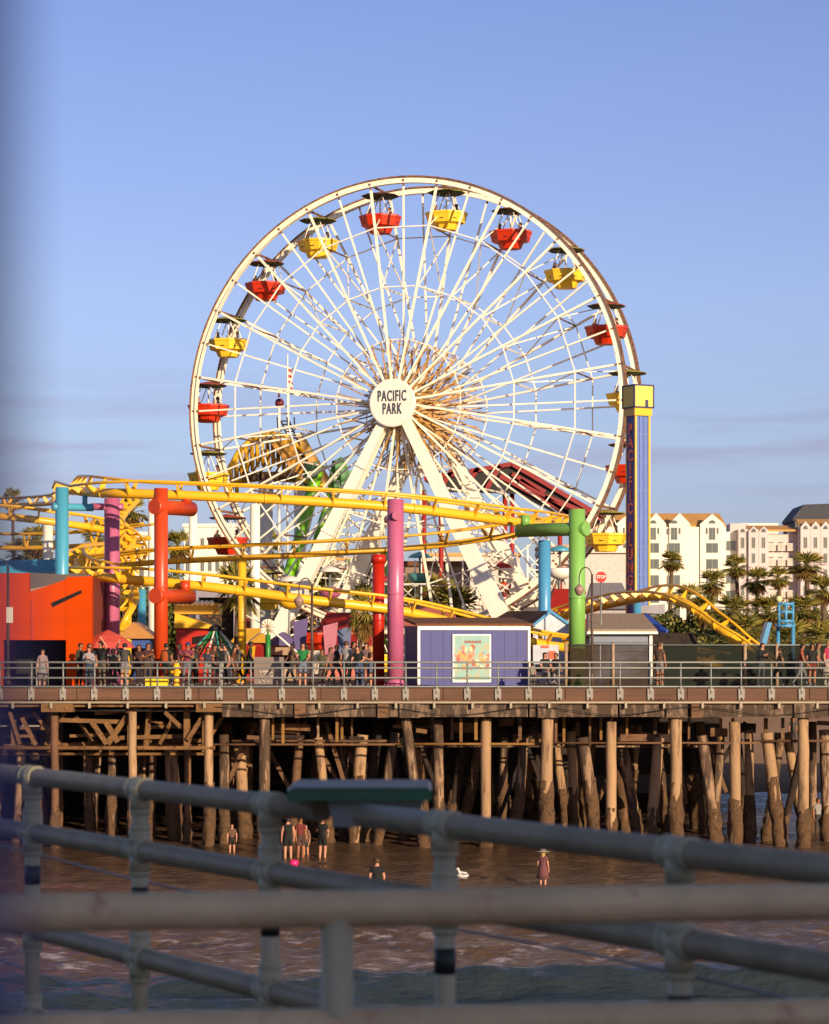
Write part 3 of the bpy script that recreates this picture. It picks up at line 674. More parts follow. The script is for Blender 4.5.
# periwinkle kiosk with the poster (turned slightly to the right)
KR = R(-9); kx, kd = X(474, 104), 104.
ks = thing('kiosk', 'periwinkle blue kiosk with white corner trim and a colourful poster on its front', 'kiosk', (kx, kd, DECK), rz=-KR)
kw = 112/F*104; kh = 2.42; kdp = 3.4
m = MB(); m.box((0, kdp/2, kh/2), (kw, kdp, kh)); kwall = m.build('wall', mat('kiosk_paint', '#34377a', .55, .05, .8), ks, local=True)
m = MB()
for sx_ in (-1, 1): m.box((sx_*(kw/2), 0, kh/2), (.1, .1, kh)); m.box((sx_*(kw/2), kdp, kh/2), (.1, .1, kh))
m.box((0, -.03, kh-.07), (kw+.1, .08, .16)); m.build('trim', white_p, ks, local=True)
m = MB()
for i in range(1, 9): m.box((-kw/2+kw*i/9, -.004, kh/2), (.018, .012, kh-.2))
m.build('panel_seam', seam_m, kwall, local=True)
m = MB(); m.prism([(-kw/2-.15, -.15, kh+.02), (kw/2+.15, -.15, kh+.02), (kw/2+.15, kdp+.2, kh+.3), (-kw/2-.15, kdp+.2, kh+.3)], (0, 0, .09)); m.build('roof', brown_roof, ks, local=True)
pm = bpy.data.materials.new('poster_print'); pm.use_nodes = True; n = pm.node_tree.nodes; l = pm.node_tree.links; b = n['Principled BSDF']; b.inputs['Roughness'].default_value = .4
t = n.new('ShaderNodeTexCoord'); s_ = n.new('ShaderNodeSeparateXYZ'); l.new(t.outputs['Generated'], s_.inputs[0])
no = n.new('ShaderNodeTexNoise'); no.inputs['Scale'].default_value = 5; no.inputs['Detail'].default_value = 4; l.new(t.outputs['Generated'], no.inputs['Vector'])
r = n.new('ShaderNodeValToRGB'); r.color_ramp.interpolation = 'LINEAR'; els = r.color_ramp.elements; els[0].color = hexc('#4f8a8c'); els[1].color = hexc('#9c9468'); els[1].position = .62; e = els.new(.5); e.color = hexc('#7aa498'); l.new(no.outputs['Fac'], r.inputs['Fac'])
l.new(r.outputs['Color'], b.inputs['Base Color'])
m = MB(); pw, ph_ = 37.5/F*104, 48/F*104; m.box((-.1, -.035, .18+ph_/2), (pw, .05, ph_)); po = m.build('poster', [pm], ks, local=True)
m = MB()
for (x0, z0, x1, z1) in ((-.1-pw/2, .18, -.1+pw/2, .25), (-.1-pw/2, .18+ph_-.06, -.1+pw/2, .18+ph_)): m.box2((x0, -.075, z0), (x1, -.055, z1))
for xx in (-.1-pw/2, -.1+pw/2): m.box((xx, -.065, .18+ph_/2), (.06, .03, ph_))
m.build('poster_frame', white_p, po, local=True)
pr = random.Random(11)
pc = [mat('poster_orange', '#c8642c', .5), mat('poster_amber', '#cf8f3c', .5), mat('poster_pink', '#c07a66', .5), mat('poster_cream', '#d8c48a', .5), mat('poster_brick', '#a23c22', .5)]
m = MB()
for i in range(64):                      # loose warm shapes across the middle of the print
    cx_ = -.1+pr.gauss(0, .3)*pw; cx_ = max(-.1-pw*.43, min(-.1+pw*.43, cx_)); cz = .18+ph_*(.48+pr.gauss(0, .11)); rr_ = pr.uniform(.035, .11)
    if cz > .18+ph_*.78: continue
    pts_ = [(cx_+rr_*pr.uniform(.5, 1.3)*math.cos(q), -.063-.0004*i/2, cz+rr_*pr.uniform(.6, 1.6)*math.sin(q)) for q in [k*2*math.pi/9 for k in range(9)]]
    m.prism(pts_, (0, .002, 0), pr.randrange(5))
m.build('poster_picture', pc, po, local=True)
m = MB(); zt_ = .18+ph_*.84
for i in range(9):
    xx = -.1-.3+.075*i; m.beam((xx, -.07, zt_-.06+.012*(i % 3)), (xx+.05, -.07, zt_+.07-.02*(i % 2)), .02, .03, up=(0, 1, 0)); m.beam((xx+.05, -.07, zt_+.07-.02*(i % 2)), (xx+.075, -.07, zt_-.05), .02, .03, up=(0, 1, 0))
m.build('poster_script', pc[4], po, local=True)
# pale map board beside it
sb = thing('notice_board', 'pale notice board with an orange square beside the periwinkle kiosk', 'notice board', at(547, 104.6))
m = MB(); m.slab([(533, 645), (558.5, 645), (558.5, 664), (533, 664)], 104.6, .08); m.build('panel', mat('board_pale', '#b4b8be', .5, .12, 2), sb)
m = MB(); m.slab([(548.5, 651), (556, 651), (556, 659), (548.5, 659)], 104.57, .03); m.slab([(541, 645.5), (549, 645.5), (549, 648), (541, 648)], 104.57, .03); m.build('print', mat('board_orange', '#c85a34', .5), sb)
for px in (534, 558): m = MB(); m.tube(at(px, 104.65), P(px, 645, 104.65), .04); m.build('post', galv_far, sb)
bn = thing('bench', 'dark bench beside the rail in front of the pale notice board', 'bench', at(548, 103.2))
m = MB(); m.box2((X(536, 103.2), 103, DECK+.42), (X(563, 103.2), 103.45, DECK+.47)); m.build('seat', wood, bn)
m = MB(); m.box2((X(536, 103.2), 103.45, DECK+.6), (X(563, 103.2), 103.5, DECK+.85)); m.build('backrest', wood, bn)
for px in (538, 561): m = MB(); m.box2((X(px, 103.2)-.03, 103.05, DECK), (X(px, 103.2)+.03, 103.42, DECK+.42)); m.build('leg', blackm, bn)
# gable-roofed booth with blue trim
gb = thing('ticket_booth', 'small white booth with brown gable roof and blue trim below the blue column', 'booth', at(535, 117))
m = MB(); m.slab([(535, 690), (535, 622), (551, 611), (569, 622), (569, 690)], 117, .2); m.build('wall', mat('booth_white', '#c8ccd4', .6), gb)
m = MB(); m.slab([(533, 624), (551, 609.5), (571, 624), (571, 627), (551, 613), (533, 627)], 116.9, .12); m.build('trim', blue_p2, gb)
m = MB(); m.prism([P(532, 625, 117), P(551, 611, 117), P(508, 611, 124), P(484, 625, 124)], (0, 0, -.1)); m.slab([(484, 625), (533, 625), (533, 690), (484, 690)], 118, 3, 1); m.build('roof', [brown_roof, mat('booth_side', '#a87c5c', .7)], gb)
# shingle-roofed shop
sh = thing('shop_building', 'grey sided shop with a tan shingle roof and white trim under the drop tower', 'building', at(622, 112))
m = MB(); m.prism([P(588, 632, 112), P(657, 632, 112), P(643, 616, 116), P(588, 616, 116)], (0, 0, .12)); m.build('roof', tan_roof, sh)
m = MB(); m.slab([(590, 690), (590, 633), (652, 633), (652, 690)], 112.3, 4); m.build('wall', grey_w, sh)
m = MB(); m.slab([(587, 631.5), (658, 631.5), (658, 634), (587, 634)], 111.9, .15); m.slab([(649.5, 634), (652.5, 634), (652.5, 690), (649.5, 690)], 112.2, .1); m.build('trim', white_p, sh)
m = MB()
for i in range(5): m.slab([(592, 642+i*9), (649, 642+i*9), (649, 642.7+i*9), (592, 642.7+i*9)], 112.27, .03)
m.build('siding_seam', mat('seam_grey', '#5c606c', .7), sh)
o = MB().prism([P(641, 615, 119), P(648, 614, 119), P(668, 630, 116), P(650, 632, 116)], (0, 0, -.12)).build('shade_sail', blue_cv); tag(o, 'bright blue canvas shade sail behind the tan shingle roof', 'shade sail')
o = MB().slab([(650, 632), (697, 634), (697, 690), (650, 690)], 113.5, .15).build('slat_screen', wood_d); tag(o, 'dark brown slatted wooden screen right of the grey sided shop', 'screen')
o = MB().slab([(640, 606), (665, 604), (665, 614), (640, 613)], 124, 2.5).build('ride_cabin', mat('cabin_grey', '#8d8a90', .5)); tag(o, 'small grey ride cabin behind the yellow track right of the tower', 'cabin')
# fence with dark cloth along the right-hand side
fc = thing('cloth_fence', 'dark green cloth covered fence behind the rail on the right', 'fence', at(745, 107))
fm = bpy.data.materials.new('cloth_mesh'); fm.use_nodes = True; n = fm.node_tree.nodes; l = fm.node_tree.links; b = n['Principled BSDF']; b.inputs['Base Color'].default_value = hexc('#141c12'); b.inputs['Roughness'].default_value = .9
no = n.new('ShaderNodeTexNoise'); no.inputs['Scale'].default_value = .9; r = n.new('ShaderNodeMapRange'); r.inputs['From Min'].default_value = .35; r.inputs['From Max'].default_value = .65; r.inputs['To Min'].default_value = .6; r.inputs['To Max'].default_value = .95
tcx = n.new('ShaderNodeTexCoord'); l.new(tcx.outputs['Object'], no.inputs['Vector']); l.new(no.outputs['Fac'], r.inputs['Value']); l.new(r.outputs[0], b.inputs['Alpha'])
fm2 = fm.copy(); fm2.name = 'thin_cloth_mesh'; fm2.node_tree.nodes['Principled BSDF'].inputs['Base Color'].default_value = hexc('#3c2c1c'); [setattr(q.inputs['To Min'], 'default_value', .45) or setattr(q.inputs['To Max'], 'default_value', .7) for q in fm2.node_tree.nodes if q.type == 'MAP_RANGE']
for a_, b_ in ((566, 600), (601, 648), (662, 744), (745, 777), (778, 900)):
    m = MB(); m.slab([(a_, 688), (a_, 645.5 if a_ > 650 else 644), (b_, 645.5 if a_ > 650 else 644), (b_, 688)], 107, .02); m.build('cloth_panel', fm2 if a_ < 640 else fm, fc)
for px in (566, 613, 661, 745, 777, 829, 880): m = MB(); m.tube(at(px, 106.95), P(px, 643, 106.95), .07, n=8); m.build('post', tan_p, fc)
m = MB(); m.tube(P(566, 645, 106.95), P(900, 645, 106.95), .03, n=6); m.build('top_wire', galv_far, fc)
# drop tower
TD = 125.; tw = .86
tr = thing('drop_tower', 'slender blue drop tower with a yellow head and vertical lettering down one side', 'ride tower', (X(638, TD), TD, DECK), rz=R(27))
th = Z(408, TD)-DECK
m = MB(); m.box((0, 0, th/2), (tw-.14, tw-.14, th)); sh_ = m.build('shaft', tower_blue, tr, local=True)
m = MB()
for a in (-1, 1):
    for b2 in (-1, 1): m.box((a*(tw/2-.05), b2*(tw/2-.05), th/2), (.1, .1, th))
m.build('corner_rail', mat('tower_yellow_edge', '#e0b23c', .4, .05), tr, local=True)
m = MB()
for xx in (-.12, .12): m.box((xx, -tw/2+.05, th/2), (.04, .06, th-.1))
for k in range(10): m.box((0, -tw/2+.06, 1+k*1.35), (tw-.2, .03, .03))
m.build('guide_rail', mat('tower_light_blue', '#6f84bc', .4), tr, local=True)
m = MB(); m.box((-tw/2+.05, 0, th/2), (.06, tw-.2, th)); m.build('letter_panel', mat('tower_panel_purple', '#54489a', .5), tr, local=True)
lr = mat('tower_letter_red', '#ff7030', .4, .05)
txt = 'PACIFIC PLUNGE'; zz = Z(430, TD)-DECK
for ch in txt:
    if ch != ' ': lettering('letter', ch, .74, lr, sh_, (-tw/2-.0, 0, zz), (-1, 0, 0), width=.8, bold=.02)
    zz -= (6.0 if ch == ' ' else 13.2)/F*TD
m = MB(); m.box((0, 0, th+.52), (1.08, 1.08, 1.05)); hd = m.build('head', [mat('tower_head_yellow', '#f0cc54', .5, .05)], tr, local=True)
m = MB()
for a in (-1, 1):
    for b2 in (-1, 1): m.box((a*.53, b2*.53, th+.52), (.07, .07, 1.07))
for z_ in (th+.0, th+1.05):
    for s2 in (-1, 1): m.box((0, s2*.53, z_), (1.12, .07, .07)); m.box((s2*.53, 0, z_), (.07, 1.12, .07))
m.box((.15, -.545, th+.18), (.16, .04, .35)); m.build('head_trim', mat('tower_head_trim', '#2c2e58', .5), tr, local=True)
m = MB(); m.box((0, 0, th-.2), (.98, .98, .4)); m.build('collar', yellow, tr, local=True)
# yellow folded arms ride behind the wheel, its ladder and slide panel
yr = thing('arm_ride', 'yellow ride of clustered steel arms with a ladder rising behind the wheel on the left', 'ride', at(275, 172))
pr = random.Random(2)
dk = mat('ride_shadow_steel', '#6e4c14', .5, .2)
for i in range(15):                       # hanging tube loops under a humped frame
    px = 232+i*5.2; tp = 470-36*math.sin(min(1, (i+1)/6)*math.pi/2)+max(0, i-8)*3
    m = MB(); m.path([P(px, tp+30, 171+i*.25), P(px-1, tp+10, 171+i*.25), P(px+1.5, tp+1, 171+i*.25), P(px+4, tp+10, 171.2+i*.25), P(px+5, tp+32, 171.2+i*.25)], .13, 8); m.build('arm', yellow if i % 2 else yellow_dk, yr)
for i in range(7):                        # tiers of slanting beams down to the right
    m = MB(); m.beam(P(268+i*4.5, 436+i*1.2, 172+i*.4), P(297+i*5, 474+i*1.6, 172+i*.4), .22, .3); m.build('tier_beam', yellow_dk if i % 2 else mat('ochre_beam', '#b07c2a', .5, .15), yr)
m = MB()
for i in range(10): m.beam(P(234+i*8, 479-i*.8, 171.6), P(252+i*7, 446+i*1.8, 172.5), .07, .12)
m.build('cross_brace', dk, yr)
m = MB(); m.path([P(226, 474, 171), P(238, 452, 171), P(250, 440, 171), P(270, 433, 171), P(286, 436, 171), P(304, 452, 171)], .15, 8); m.path([P(230, 482, 171), P(262, 478, 171), P(300, 480, 171), P(324, 486, 171)], .2, 8); m.build('frame', yellow, yr)
m = MB()
for i in range(6): m.box(P(246+i*9, 476, 170.6), (.5, .5, .55), .2*i)
m.build('seat_row', mat('seat_brown', '#5c3a14', .6), yr)
m = MB(); m.prism([P(296, 434, 173), P(302, 432, 173), P(332, 482, 173), P(318, 486, 173)], (0, .8, 0)); m.build('slide_panel', mat('tan_yellow_panel', '#c09242', .5, .1), yr)
m = MB()
for q in (0, 8): m.tube(P(281+q, 421, 174), P(313+q, 492, 174), .07, n=6)
for k in range(20): m.tube(P(281+k*1.6, 421+k*3.5, 174), P(289+k*1.6, 421+k*3.5, 174), .05, n=5)
for px in (277, 287, 294): m.tube(P(px, 417, 174), P(px+1, 430, 174), .05, n=5)
m.build('ladder', mat('dark_steel', '#5a4c44', .5), yr)
m = MB(); m.tube(at(262, 172), P(266, 480, 172), .5); m.tube(at(300, 172), P(300, 480, 172), .4); m.build('mast', white_p, yr)
# green serpentine ride
gr_ = thing('green_ride', 'lime green curved ride beams rising behind the left wheel leg', 'ride', at(315, 168))
for pts in ([(345, 462), (337, 470), (332, 500), (322, 530), (312, 570), (300, 600), (296, 650)], [(318, 465), (310, 500), (300, 540), (290, 572), (280, 600)], [(352, 560), (346, 590), (338, 620), (334, 660)], [(384, 548), (392, 575), (388, 610), (380, 650)]):
    m = MB(); m.path(smooth_path([P(a, b, 168) for a, b in pts], 5), .42, 8); m.build('beam', lime, gr_)
for px, py in ((339, 468), (345, 478), (311, 470), (338, 488)):
    m = MB(); m.box((X(px, 167.5), 167.5, Z(py, 167.5)), (.75, .6, .95), .4); m.build('panel', green_d, gr_)
m = MB()
for a_, b_ in (((300, 480), (345, 520)), ((345, 520), (300, 560)), ((300, 560), (345, 600)), ((300, 600), (352, 640))): m.beam(P(*a_, 169), P(*b_, 169), .12, .12)
m.build('brace', mat('dark_green_steel', '#20452a', .5), gr_)
# red and black ride roof on the right
rr = thing('red_black_ride', 'dark roofed ride with bright red ribs sloping down behind the right half of the wheel', 'ride', at(500, 175))
m = MB(); m.prism([P(424, 480, 176), P(512, 465, 176), P(606, 520, 176), P(590, 530, 176), P(520, 494, 176), P(440, 492, 176)], (0, 5, .3)); rf = m.build('roof', mat('black_canvas', '#1c1712', .7, .2), rr)
for a_, b_ in (((424, 479), (512, 464)), ((512, 464), (606, 519)), ((500, 476), (585, 522)), ((512, 474), (545, 492)), ((440, 490), (452, 470)), ((462, 492), (478, 468)), ((485, 492), (500, 466)), ((520, 480), (590, 528)), ((545, 496), (606, 521))):
    m = MB(); m.beam(P(*a_, 175.8), P(*b_, 175.8), .3, .3); m.build('rib', mat('dark_red_steel', '#86120c', .4, .15), rf)
for px in (424, 441, 505, 512, 560): m = MB(); m.tube(at(px, 177), P(px, 490, 177), .16, n=8); m.build('post', banner_r, rr)
# flag
fl = thing('flagpole', 'red and white striped flag hanging on a thin pole left of the hub', 'flagpole', at(287.5, 182))
m = MB(); m.tube(at(287.5, 182), P(287.5, 354, 182), .09, .05, n=8); m.build('pole', white_p, fl)
fs = MB()
for i in range(8):
    y0 = 368+i*3.0; fs.slab([(287.5+i*.15, y0), (291.8+i*.2, y0+2), (292+i*.2, y0+5), (287.6+i*.15, y0+3)], 182, .06, i % 2)
fs.build('flag', [mat('flag_red', '#a8322c', .7), mat('flag_white', '#d8cfc4', .7)], fl)
bp = thing('ball_pole', 'thin mast topped by a maroon ball behind the left side of the wheel', 'mast', at(279, 184))
m = MB(); m.tube(at(279, 184), P(279, 408, 184), .1, n=8); m.build('mast', white_p, bp)
m = MB(); m.ball(P(279.5, 403, 184), .33); m.tube(P(279, 397, 184), P(279, 391, 184), .1, .02, n=6); m.build('ball', mat('maroon', '#6e2230', .4), bp)
# right side blue slide ride
bs = thing('water_slide', 'blue ride frame and slanted blue chute in front of the palms at the right', 'ride', at(778, 128))
m = MB(); m.prism([P(768, 622, 128), P(772, 623, 128), P(766, 646, 128), P(761, 646, 128)], (0, 1.2, 0)); m.build('chute', blue_p2, bs)
m = MB()
for px in (779, 786, 793): m.tube(P(px, 602, 128), P(px, 626, 128), .07, n=6)
for py in (604, 612, 621, 626): m.tube(P(778, py, 128), P(794, py, 128), .08, n=6)
m.tube(P(778, 626, 129.5), P(778, 690, 129.5), .1, n=6); m.tube(P(793, 626, 129.5), P(793, 690, 129.5), .1, n=6); m.box(P(785, 625, 129), (.9, 1, .14)); m.build('frame', blue_p2, bs)
m = MB(); m.ball(P(779, 599, 128), .16); m.build('lamp_ball', mat('pale_yellow', '#e6d89a', .4), bs)
# lamp posts
def lamp(px, d, top, label, twin, hookpx=None):
    t = thing('lamp_post', label, 'lamp post', at(px, d), 'dark lamp posts on the pier deck')
    br_m = mat('lamp_bronze', '#4a3a30', .5, .15)
    m = MB(); m.tube(at(px, d), P(px, top, d), .07, .045, n=10); m.tube(at(px, d), at(px, d, DECK+.7), .13, .08, n=10); m.build('pole', br_m, t)
    for s_ in ((-1, 1) if twin else (-1,)):
        w_ = .52; m = MB(); tz = Z(top, d)-.15
        arc = [Vector((X(px, d), d, tz-.1))]+[Vector((X(px, d)+s_*w_*(1-math.cos(R(q)))/2, d, tz+.42*math.sin(R(q)))) for q in range(15, 181, 15)]+[Vector((X(px, d)+s_*w_, d, tz-.25))]
        m.path(arc, .025, 6); m.build('arm', br_m, t)
        m = MB(); m.lathe((X(px, d)+s_*w_, d, tz-.75), [(.02, 0), (.14, .08), (.2, .25), (.22, .3), (.1, .42), (.03, .5)], 10); m.build('lantern', mat('lantern_glass', '#9a7c70', .3), t)
    return t
lamp(312, 103.4, 585, 'bronze lamp post with a hanging lantern left of the red column', False)
lamp(592, 105.5, 574, 'bronze lamp post with a hooked arm and lantern against the lime green column', False)
t = lamp(8, 102.8, 566, 'bronze lamp post with a small white plate in front of the orange building', False)
m = MB(); m.box((X(9.5, 102.6), 102.65, Z(615, 102.6)), (.26, .03, .62)); m.build('plate', white_wall, t)
# stop sign
st = thing('stop_sign', 'small red octagonal stop sign right of the lime green column', 'sign', at(601, 113))
m = MB(); c = P(601, 577, 113); m.prism([c+Vector((.25*math.cos(R(q)), 0, .25*math.sin(R(q)))) for q in [22.5+45*i for i in range(8)]], (0, .04, 0)); pl_ = m.build('plate', mat('stop_red', '#c0281c', .4, .05), st)
lettering('lettering', 'STOP', .19, mat('stop_white', '#e8e0d8', .5), pl_, c-Vector(st.location)+Vector((0, -.012, 0)), (0, -1, 0), width=.85, bold=.006)
m = MB(); m.tube(at(601, 113.1), P(601, 577, 113.1), .035, n=6); m.build('post', galv_far, st)
# board with painted script left of the deck, hydrant, crate
m = MB(); m.slab([(254, 687), (254, 657), (284, 657), (284, 687)], 103.6, .08); bd = tag(m.build('sign_board', mat('board_taupe', '#7c6a62', .7, .1)), 'taupe board with pale painted script standing behind the rail left of the thin lamp post', 'sign board')
m = MB(); pr = random.Random(4)
for i in range(26):
    px = 258+pr.uniform(0, 21); py = pr.choice((672, 677, 681))+pr.uniform(-1, 1); m.beam(P(px, py, 103.57), P(px+pr.uniform(1, 2.5), py+pr.uniform(-2, 2), 103.57), .03, .045, up=(0, 1, 0))
m.build('painted_script', mat('script_pale', '#c9bdb0', .7), bd)
hy = thing('fire_hydrant', 'yellow fire hydrant standing behind the rail right of the orange column', 'hydrant', at(176.5, 102.4))
m = MB(); m.lathe(at(176.5, 102.4), [(.16, 0), (.16, .06), (.11, .08), (.11, .6), (.16, .62), (.16, .68), (.12, .72), (.09, .82), (.03, .88)], 14); m.build('body', yellow, hy)
m = MB(); m.tube((X(176.5, 102.4)-.24, 102.4, DECK+.5), (X(176.5, 102.4)+.24, 102.4, DECK+.5), .06); m.build('outlet', yellow, hy)
hy.scale = (1, 1, 1.2)
yc = thing('yellow_crate', 'low yellow crate on the deck edge beside the orange column', 'crate', at(157, 100.9))
m = MB(); m.box((X(157, 100.9), 100.9, DECK+.22), (.86, .5, .36)); m.build('body', mat('crate_yellow', '#e6c414', .5, .05), yc)
m = MB(); m.box((X(157, 100.9), 100.9, DECK+.415), (.92, .56, .05)); m.build('lid', mat('crate_yellow2', '#cfa810', .5), yc)
for s_ in (-1, 1): m = MB(); m.box((X(157, 100.9)+s_*.35, 100.9, DECK+.02), (.08, .4, .04)); m.build('foot', blackm, yc)
# umbrella, spoked ride wheel, pennant canopy frame, red and yellow ride
um = thing('umbrella', 'wide salmon red market umbrella at the foot of the pink column on the left', 'umbrella', at(108, 106))
m = MB(); m.lathe((X(108, 106), 106, 0), [(1.15, Z(648, 106)), (.95, Z(642, 106)), (.5, Z(635, 106)), (.04, Z(630, 106))], 8, smooth=False); m.build('canopy', mat('salmon_canvas', '#c04a3c', .7), um)
m = MB(); m.tube(at(108, 106), P(108, 630, 106), .03); m.build('pole', galv_far, um)
pc_ = thing('maypole_ride', 'cone of green and white poles spreading from a dark hub behind the crowd', 'ride', at(215.5, 116))
for i in range(14):
    q = 2*math.pi*i/14; m = MB(); h = P(215.5, 627, 116); m.tube(h, h+Vector((1.35*math.cos(q), 1.35*math.sin(q), -1.35)), .045, n=6); m.build('pole', [green_d, white_p, mat('ride_teal', '#3c9c80', .4)][i % 3], pc_)
m = MB(); m.lathe(P(215.5, 629, 116), [(.1, -.2), (.3, -.05), (.28, .1), (.08, .2)], 10); m.build('hub', blackm, pc_)
m = MB(); m.tube(at(215.5, 116), P(215.5, 628, 116), .08); m.build('mast', galv_far, pc_)
ry = thing('red_yellow_ride', 'red ride house with slanted yellow roof right of the orange column', 'ride', at(190, 121))
m = MB(); m.slab([(176, 690), (176, 627), (214, 629), (214, 690)], 121, 3); m.build('wall', red_p, ry)
m = MB(); m.slab([(174, 628), (175, 613), (220, 628.5)], 120.6, 3.6); m.build('roof', yellow, ry)
m = MB(); m.slab([(193, 637), (212, 634), (212, 641), (193, 644)], 120.9, .12); m.build('window', dark, ry)
m = MB(); m.slab([(174, 614), (174, 605), (177, 602), (218, 603), (219, 614)], 121.5, 2.2); b_ = m.build('parapet', mat('golden_panel', '#c99a26', .5, .1), ry)
m = MB()
for i in range(8): m.ball(P(178+i*4.8, 603, 121.5), .13, 8)
m.build('knob', cream_p, b_)
sw = thing('star_sign', 'round white spoked disc sign on a green pole in front of the left wheel leg', 'sign', at(268, 118))
m = MB(); c = P(268, 627, 118)
m.path([c, c+Vector((0, .1, 0))], [.36, .36], 24, smooth=False); dk_ = m.build('disc', white_p, sw)
m = MB()
for q in range(0, 180, 30): v_ = Vector((math.cos(R(q)), 0, math.sin(R(q)))); m.beam(c-v_*.33-Vector((0, .02, 0)), c+v_*.33-Vector((0, .02, 0)), .03, .04, up=(0, 1, 0))
m.build('spoke_pattern', tan_p, dk_)
m = MB(); m.tube(at(268, 118.1), P(268, 627, 118.1), .12); m.build('pole', green_d, sw)
m = MB(); m.tube(c, P(240, 612, 118), .03, n=6); m.tube(c, P(300, 655, 118), .05, n=6); m.tube(c, P(236, 651, 118), .03, n=6); m.build('guy_bar', white_p, sw)
# small rides and booths filling the foot of the wheel
def booth(px0, px1, top, d, wallm, roofm, label, nm='game_booth', cat='booth', roof='gable', aw=None):
    t = thing(nm, label, cat, at((px0+px1)/2, d)); x0, x1 = X(px0, d), X(px1, d); zt = Z(top, d); wz = DECK+(zt-DECK)*(.72 if roof != 'flat' else .96)
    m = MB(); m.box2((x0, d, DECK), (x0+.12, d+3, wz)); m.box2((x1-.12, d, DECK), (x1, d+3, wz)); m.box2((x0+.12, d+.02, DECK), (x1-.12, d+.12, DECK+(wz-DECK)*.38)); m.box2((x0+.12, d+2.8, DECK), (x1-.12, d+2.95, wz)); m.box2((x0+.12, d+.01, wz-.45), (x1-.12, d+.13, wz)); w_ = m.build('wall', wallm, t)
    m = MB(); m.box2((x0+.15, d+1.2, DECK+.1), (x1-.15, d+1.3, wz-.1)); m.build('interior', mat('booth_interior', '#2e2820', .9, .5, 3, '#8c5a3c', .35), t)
    m = MB()
    if roof == 'gable': m.prism([(x0-.3, d-.3, wz), (x1+.3, d-.3, wz), ((x0+x1)/2, d-.3, zt)], (0, 3.6, 0))
    elif roof == 'tent': m.prism([(x0-.3, d-.3, wz), (x1+.3, d-.3, wz), (x1-.2, d+1.5, zt), (x0+.2, d+1.5, zt)], (0, 1.5, 0))
    else: m.box2((x0-.15, d-.2, wz), (x1+.15, d+3.1, zt))
    m.build('roof', roofm, t)
    if aw:
        m = MB(); n_ = max(4, int((x1-x0)/.35))
        for i in range(n_):
            a = x0+(x1-x0)*i/n_; b = x0+(x1-x0)*(i+1)/n_
            m.prism([(a, d-.9, wz-.75), (b, d-.9, wz-.75), (b, d-.02, wz-.2), (a, d-.02, wz-.2)], (0, 0, .05), i % 2)
        m.build('awning', aw, t)
    return t
Wt = mat('awning_white', '#ddd4c6', .7)
booth(268, 296, 632, 124, tan_p, purple_d, 'small tan booth with a violet gable roof left of the thin lamp post')
booth(322, 372, 612, 128, mat('salmon_wall', '#c06a58', .7), banner_r, 'salmon booth with red tent roof and striped awning left of the red column', roof='tent', aw=[banner_r, Wt])
booth(405, 455, 606, 136, mat('teal_wall', '#4a8a8c', .7), mat('rose_roof', '#a85a50', .7), 'teal booth with rose coloured roof between the pink column and the right wheel leg', roof='tent', aw=[blue_cv, Wt])
booth(552, 576, 588, 128, red_p, banner_r, 'bright red booth between the blue column and the lime green column', roof='tent', aw=[Wt, banner_r])
booth(196, 236, 585, 134, mat('grey_violet', '#8c8490', .7), white_wall, 'grey violet booth with flat white roof behind the left end of the wheel', roof='flat')
booth(590, 628, 582, 134, mat('pale_grey_wall', '#a5a0a0', .7), mat('grey_metal_roof', '#77747a', .5), 'pale grey booth with metal roof behind the drop tower lettering', roof='tent')
booth(118, 150, 622, 121, mat('cobalt_wall', '#2c4a90', .6), mat('ochre_roof', '#b07a3c', .5), 'cobalt booth with ochre roof between the pink and orange columns', roof='gable')
booth(236, 262, 628, 122, banner_r, yellow, 'red booth with yellow roof behind the yellow column', roof='tent', aw=[yellow, banner_r])
for i, (px, d, c1, lab) in enumerate([(300, 121, purple_d, 'violet banner panel left of the thin lamp post'), (330, 119, mat('rose_panel', '#b06878', .6), 'rose coloured panel beside the thin lamp post'), (344, 122, mat('slate_blue_panel', '#5c688c', .6), 'slate blue panel left of the red column')]):
    m = MB(); m.slab([(px-5, 655), (px-7, 622+i*4), (px+8, 618+i*4), (px+5, 655)], d, .2); o = m.build('banner_panel', c1); tag(o, lab, 'panel')
# long low pavilions beyond the wheel
def pavilion(px0, px1, top, d, wm, rm, label, n_win, awn=None):
    t = thing('park_pavilion', label, 'building', at((px0+px1)/2, d)); x0, x1 = X(px0, d), X(px1, d); zt = Z(top, d)
    m = MB(); m.box2((x0, d, DECK), (x1, d+9, zt)); w_ = m.build('wall', wm, t)
    m = MB(); m.box2((x0-.3, d-.35, zt), (x1+.3, d+9.3, zt+.35)); m.build('roof', rm, t)
    for i in range(n_win):
        a = x0+(x1-x0)*(i+.2)/n_win; b = x0+(x1-x0)*(i+.8)/n_win
        for zz in ([DECK+1.0] if zt-DECK < 5 else [DECK+1., DECK+4.1]):
            m = MB(); m.box2((a, d-.06, zz), (b, d-.004, zz+1.7)); f = m.build('window', frame_m, w_)
            m = MB(); m.box2((a+.1, d-.1, zz+.1), (b-.1, d-.062, zz+1.6)); m.build('pane', glass, f)
    if awn:
        m = MB(); m.prism([(x0, d-1.4, DECK+2.9), (x1, d-1.4, DECK+2.9), (x1, d-.01, DECK+3.6), (x0, d-.01, DECK+3.6)], (0, 0, .08)); m.build('awning', awn, t)
pavilion(200, 300, 597, 186, mat('pav_cream', '#b8a890', .8), white_wall, 'long cream pavilion with windows seen behind the left foot of the wheel', 7, banner_r)
pavilion(396, 470, 566, 190, mat('pav_brown', '#8c7464', .8), brown_roof, 'brown pavilion with dark roof seen between the wheel legs', 6, mat('teal_canvas', '#5aa0a0', .6))
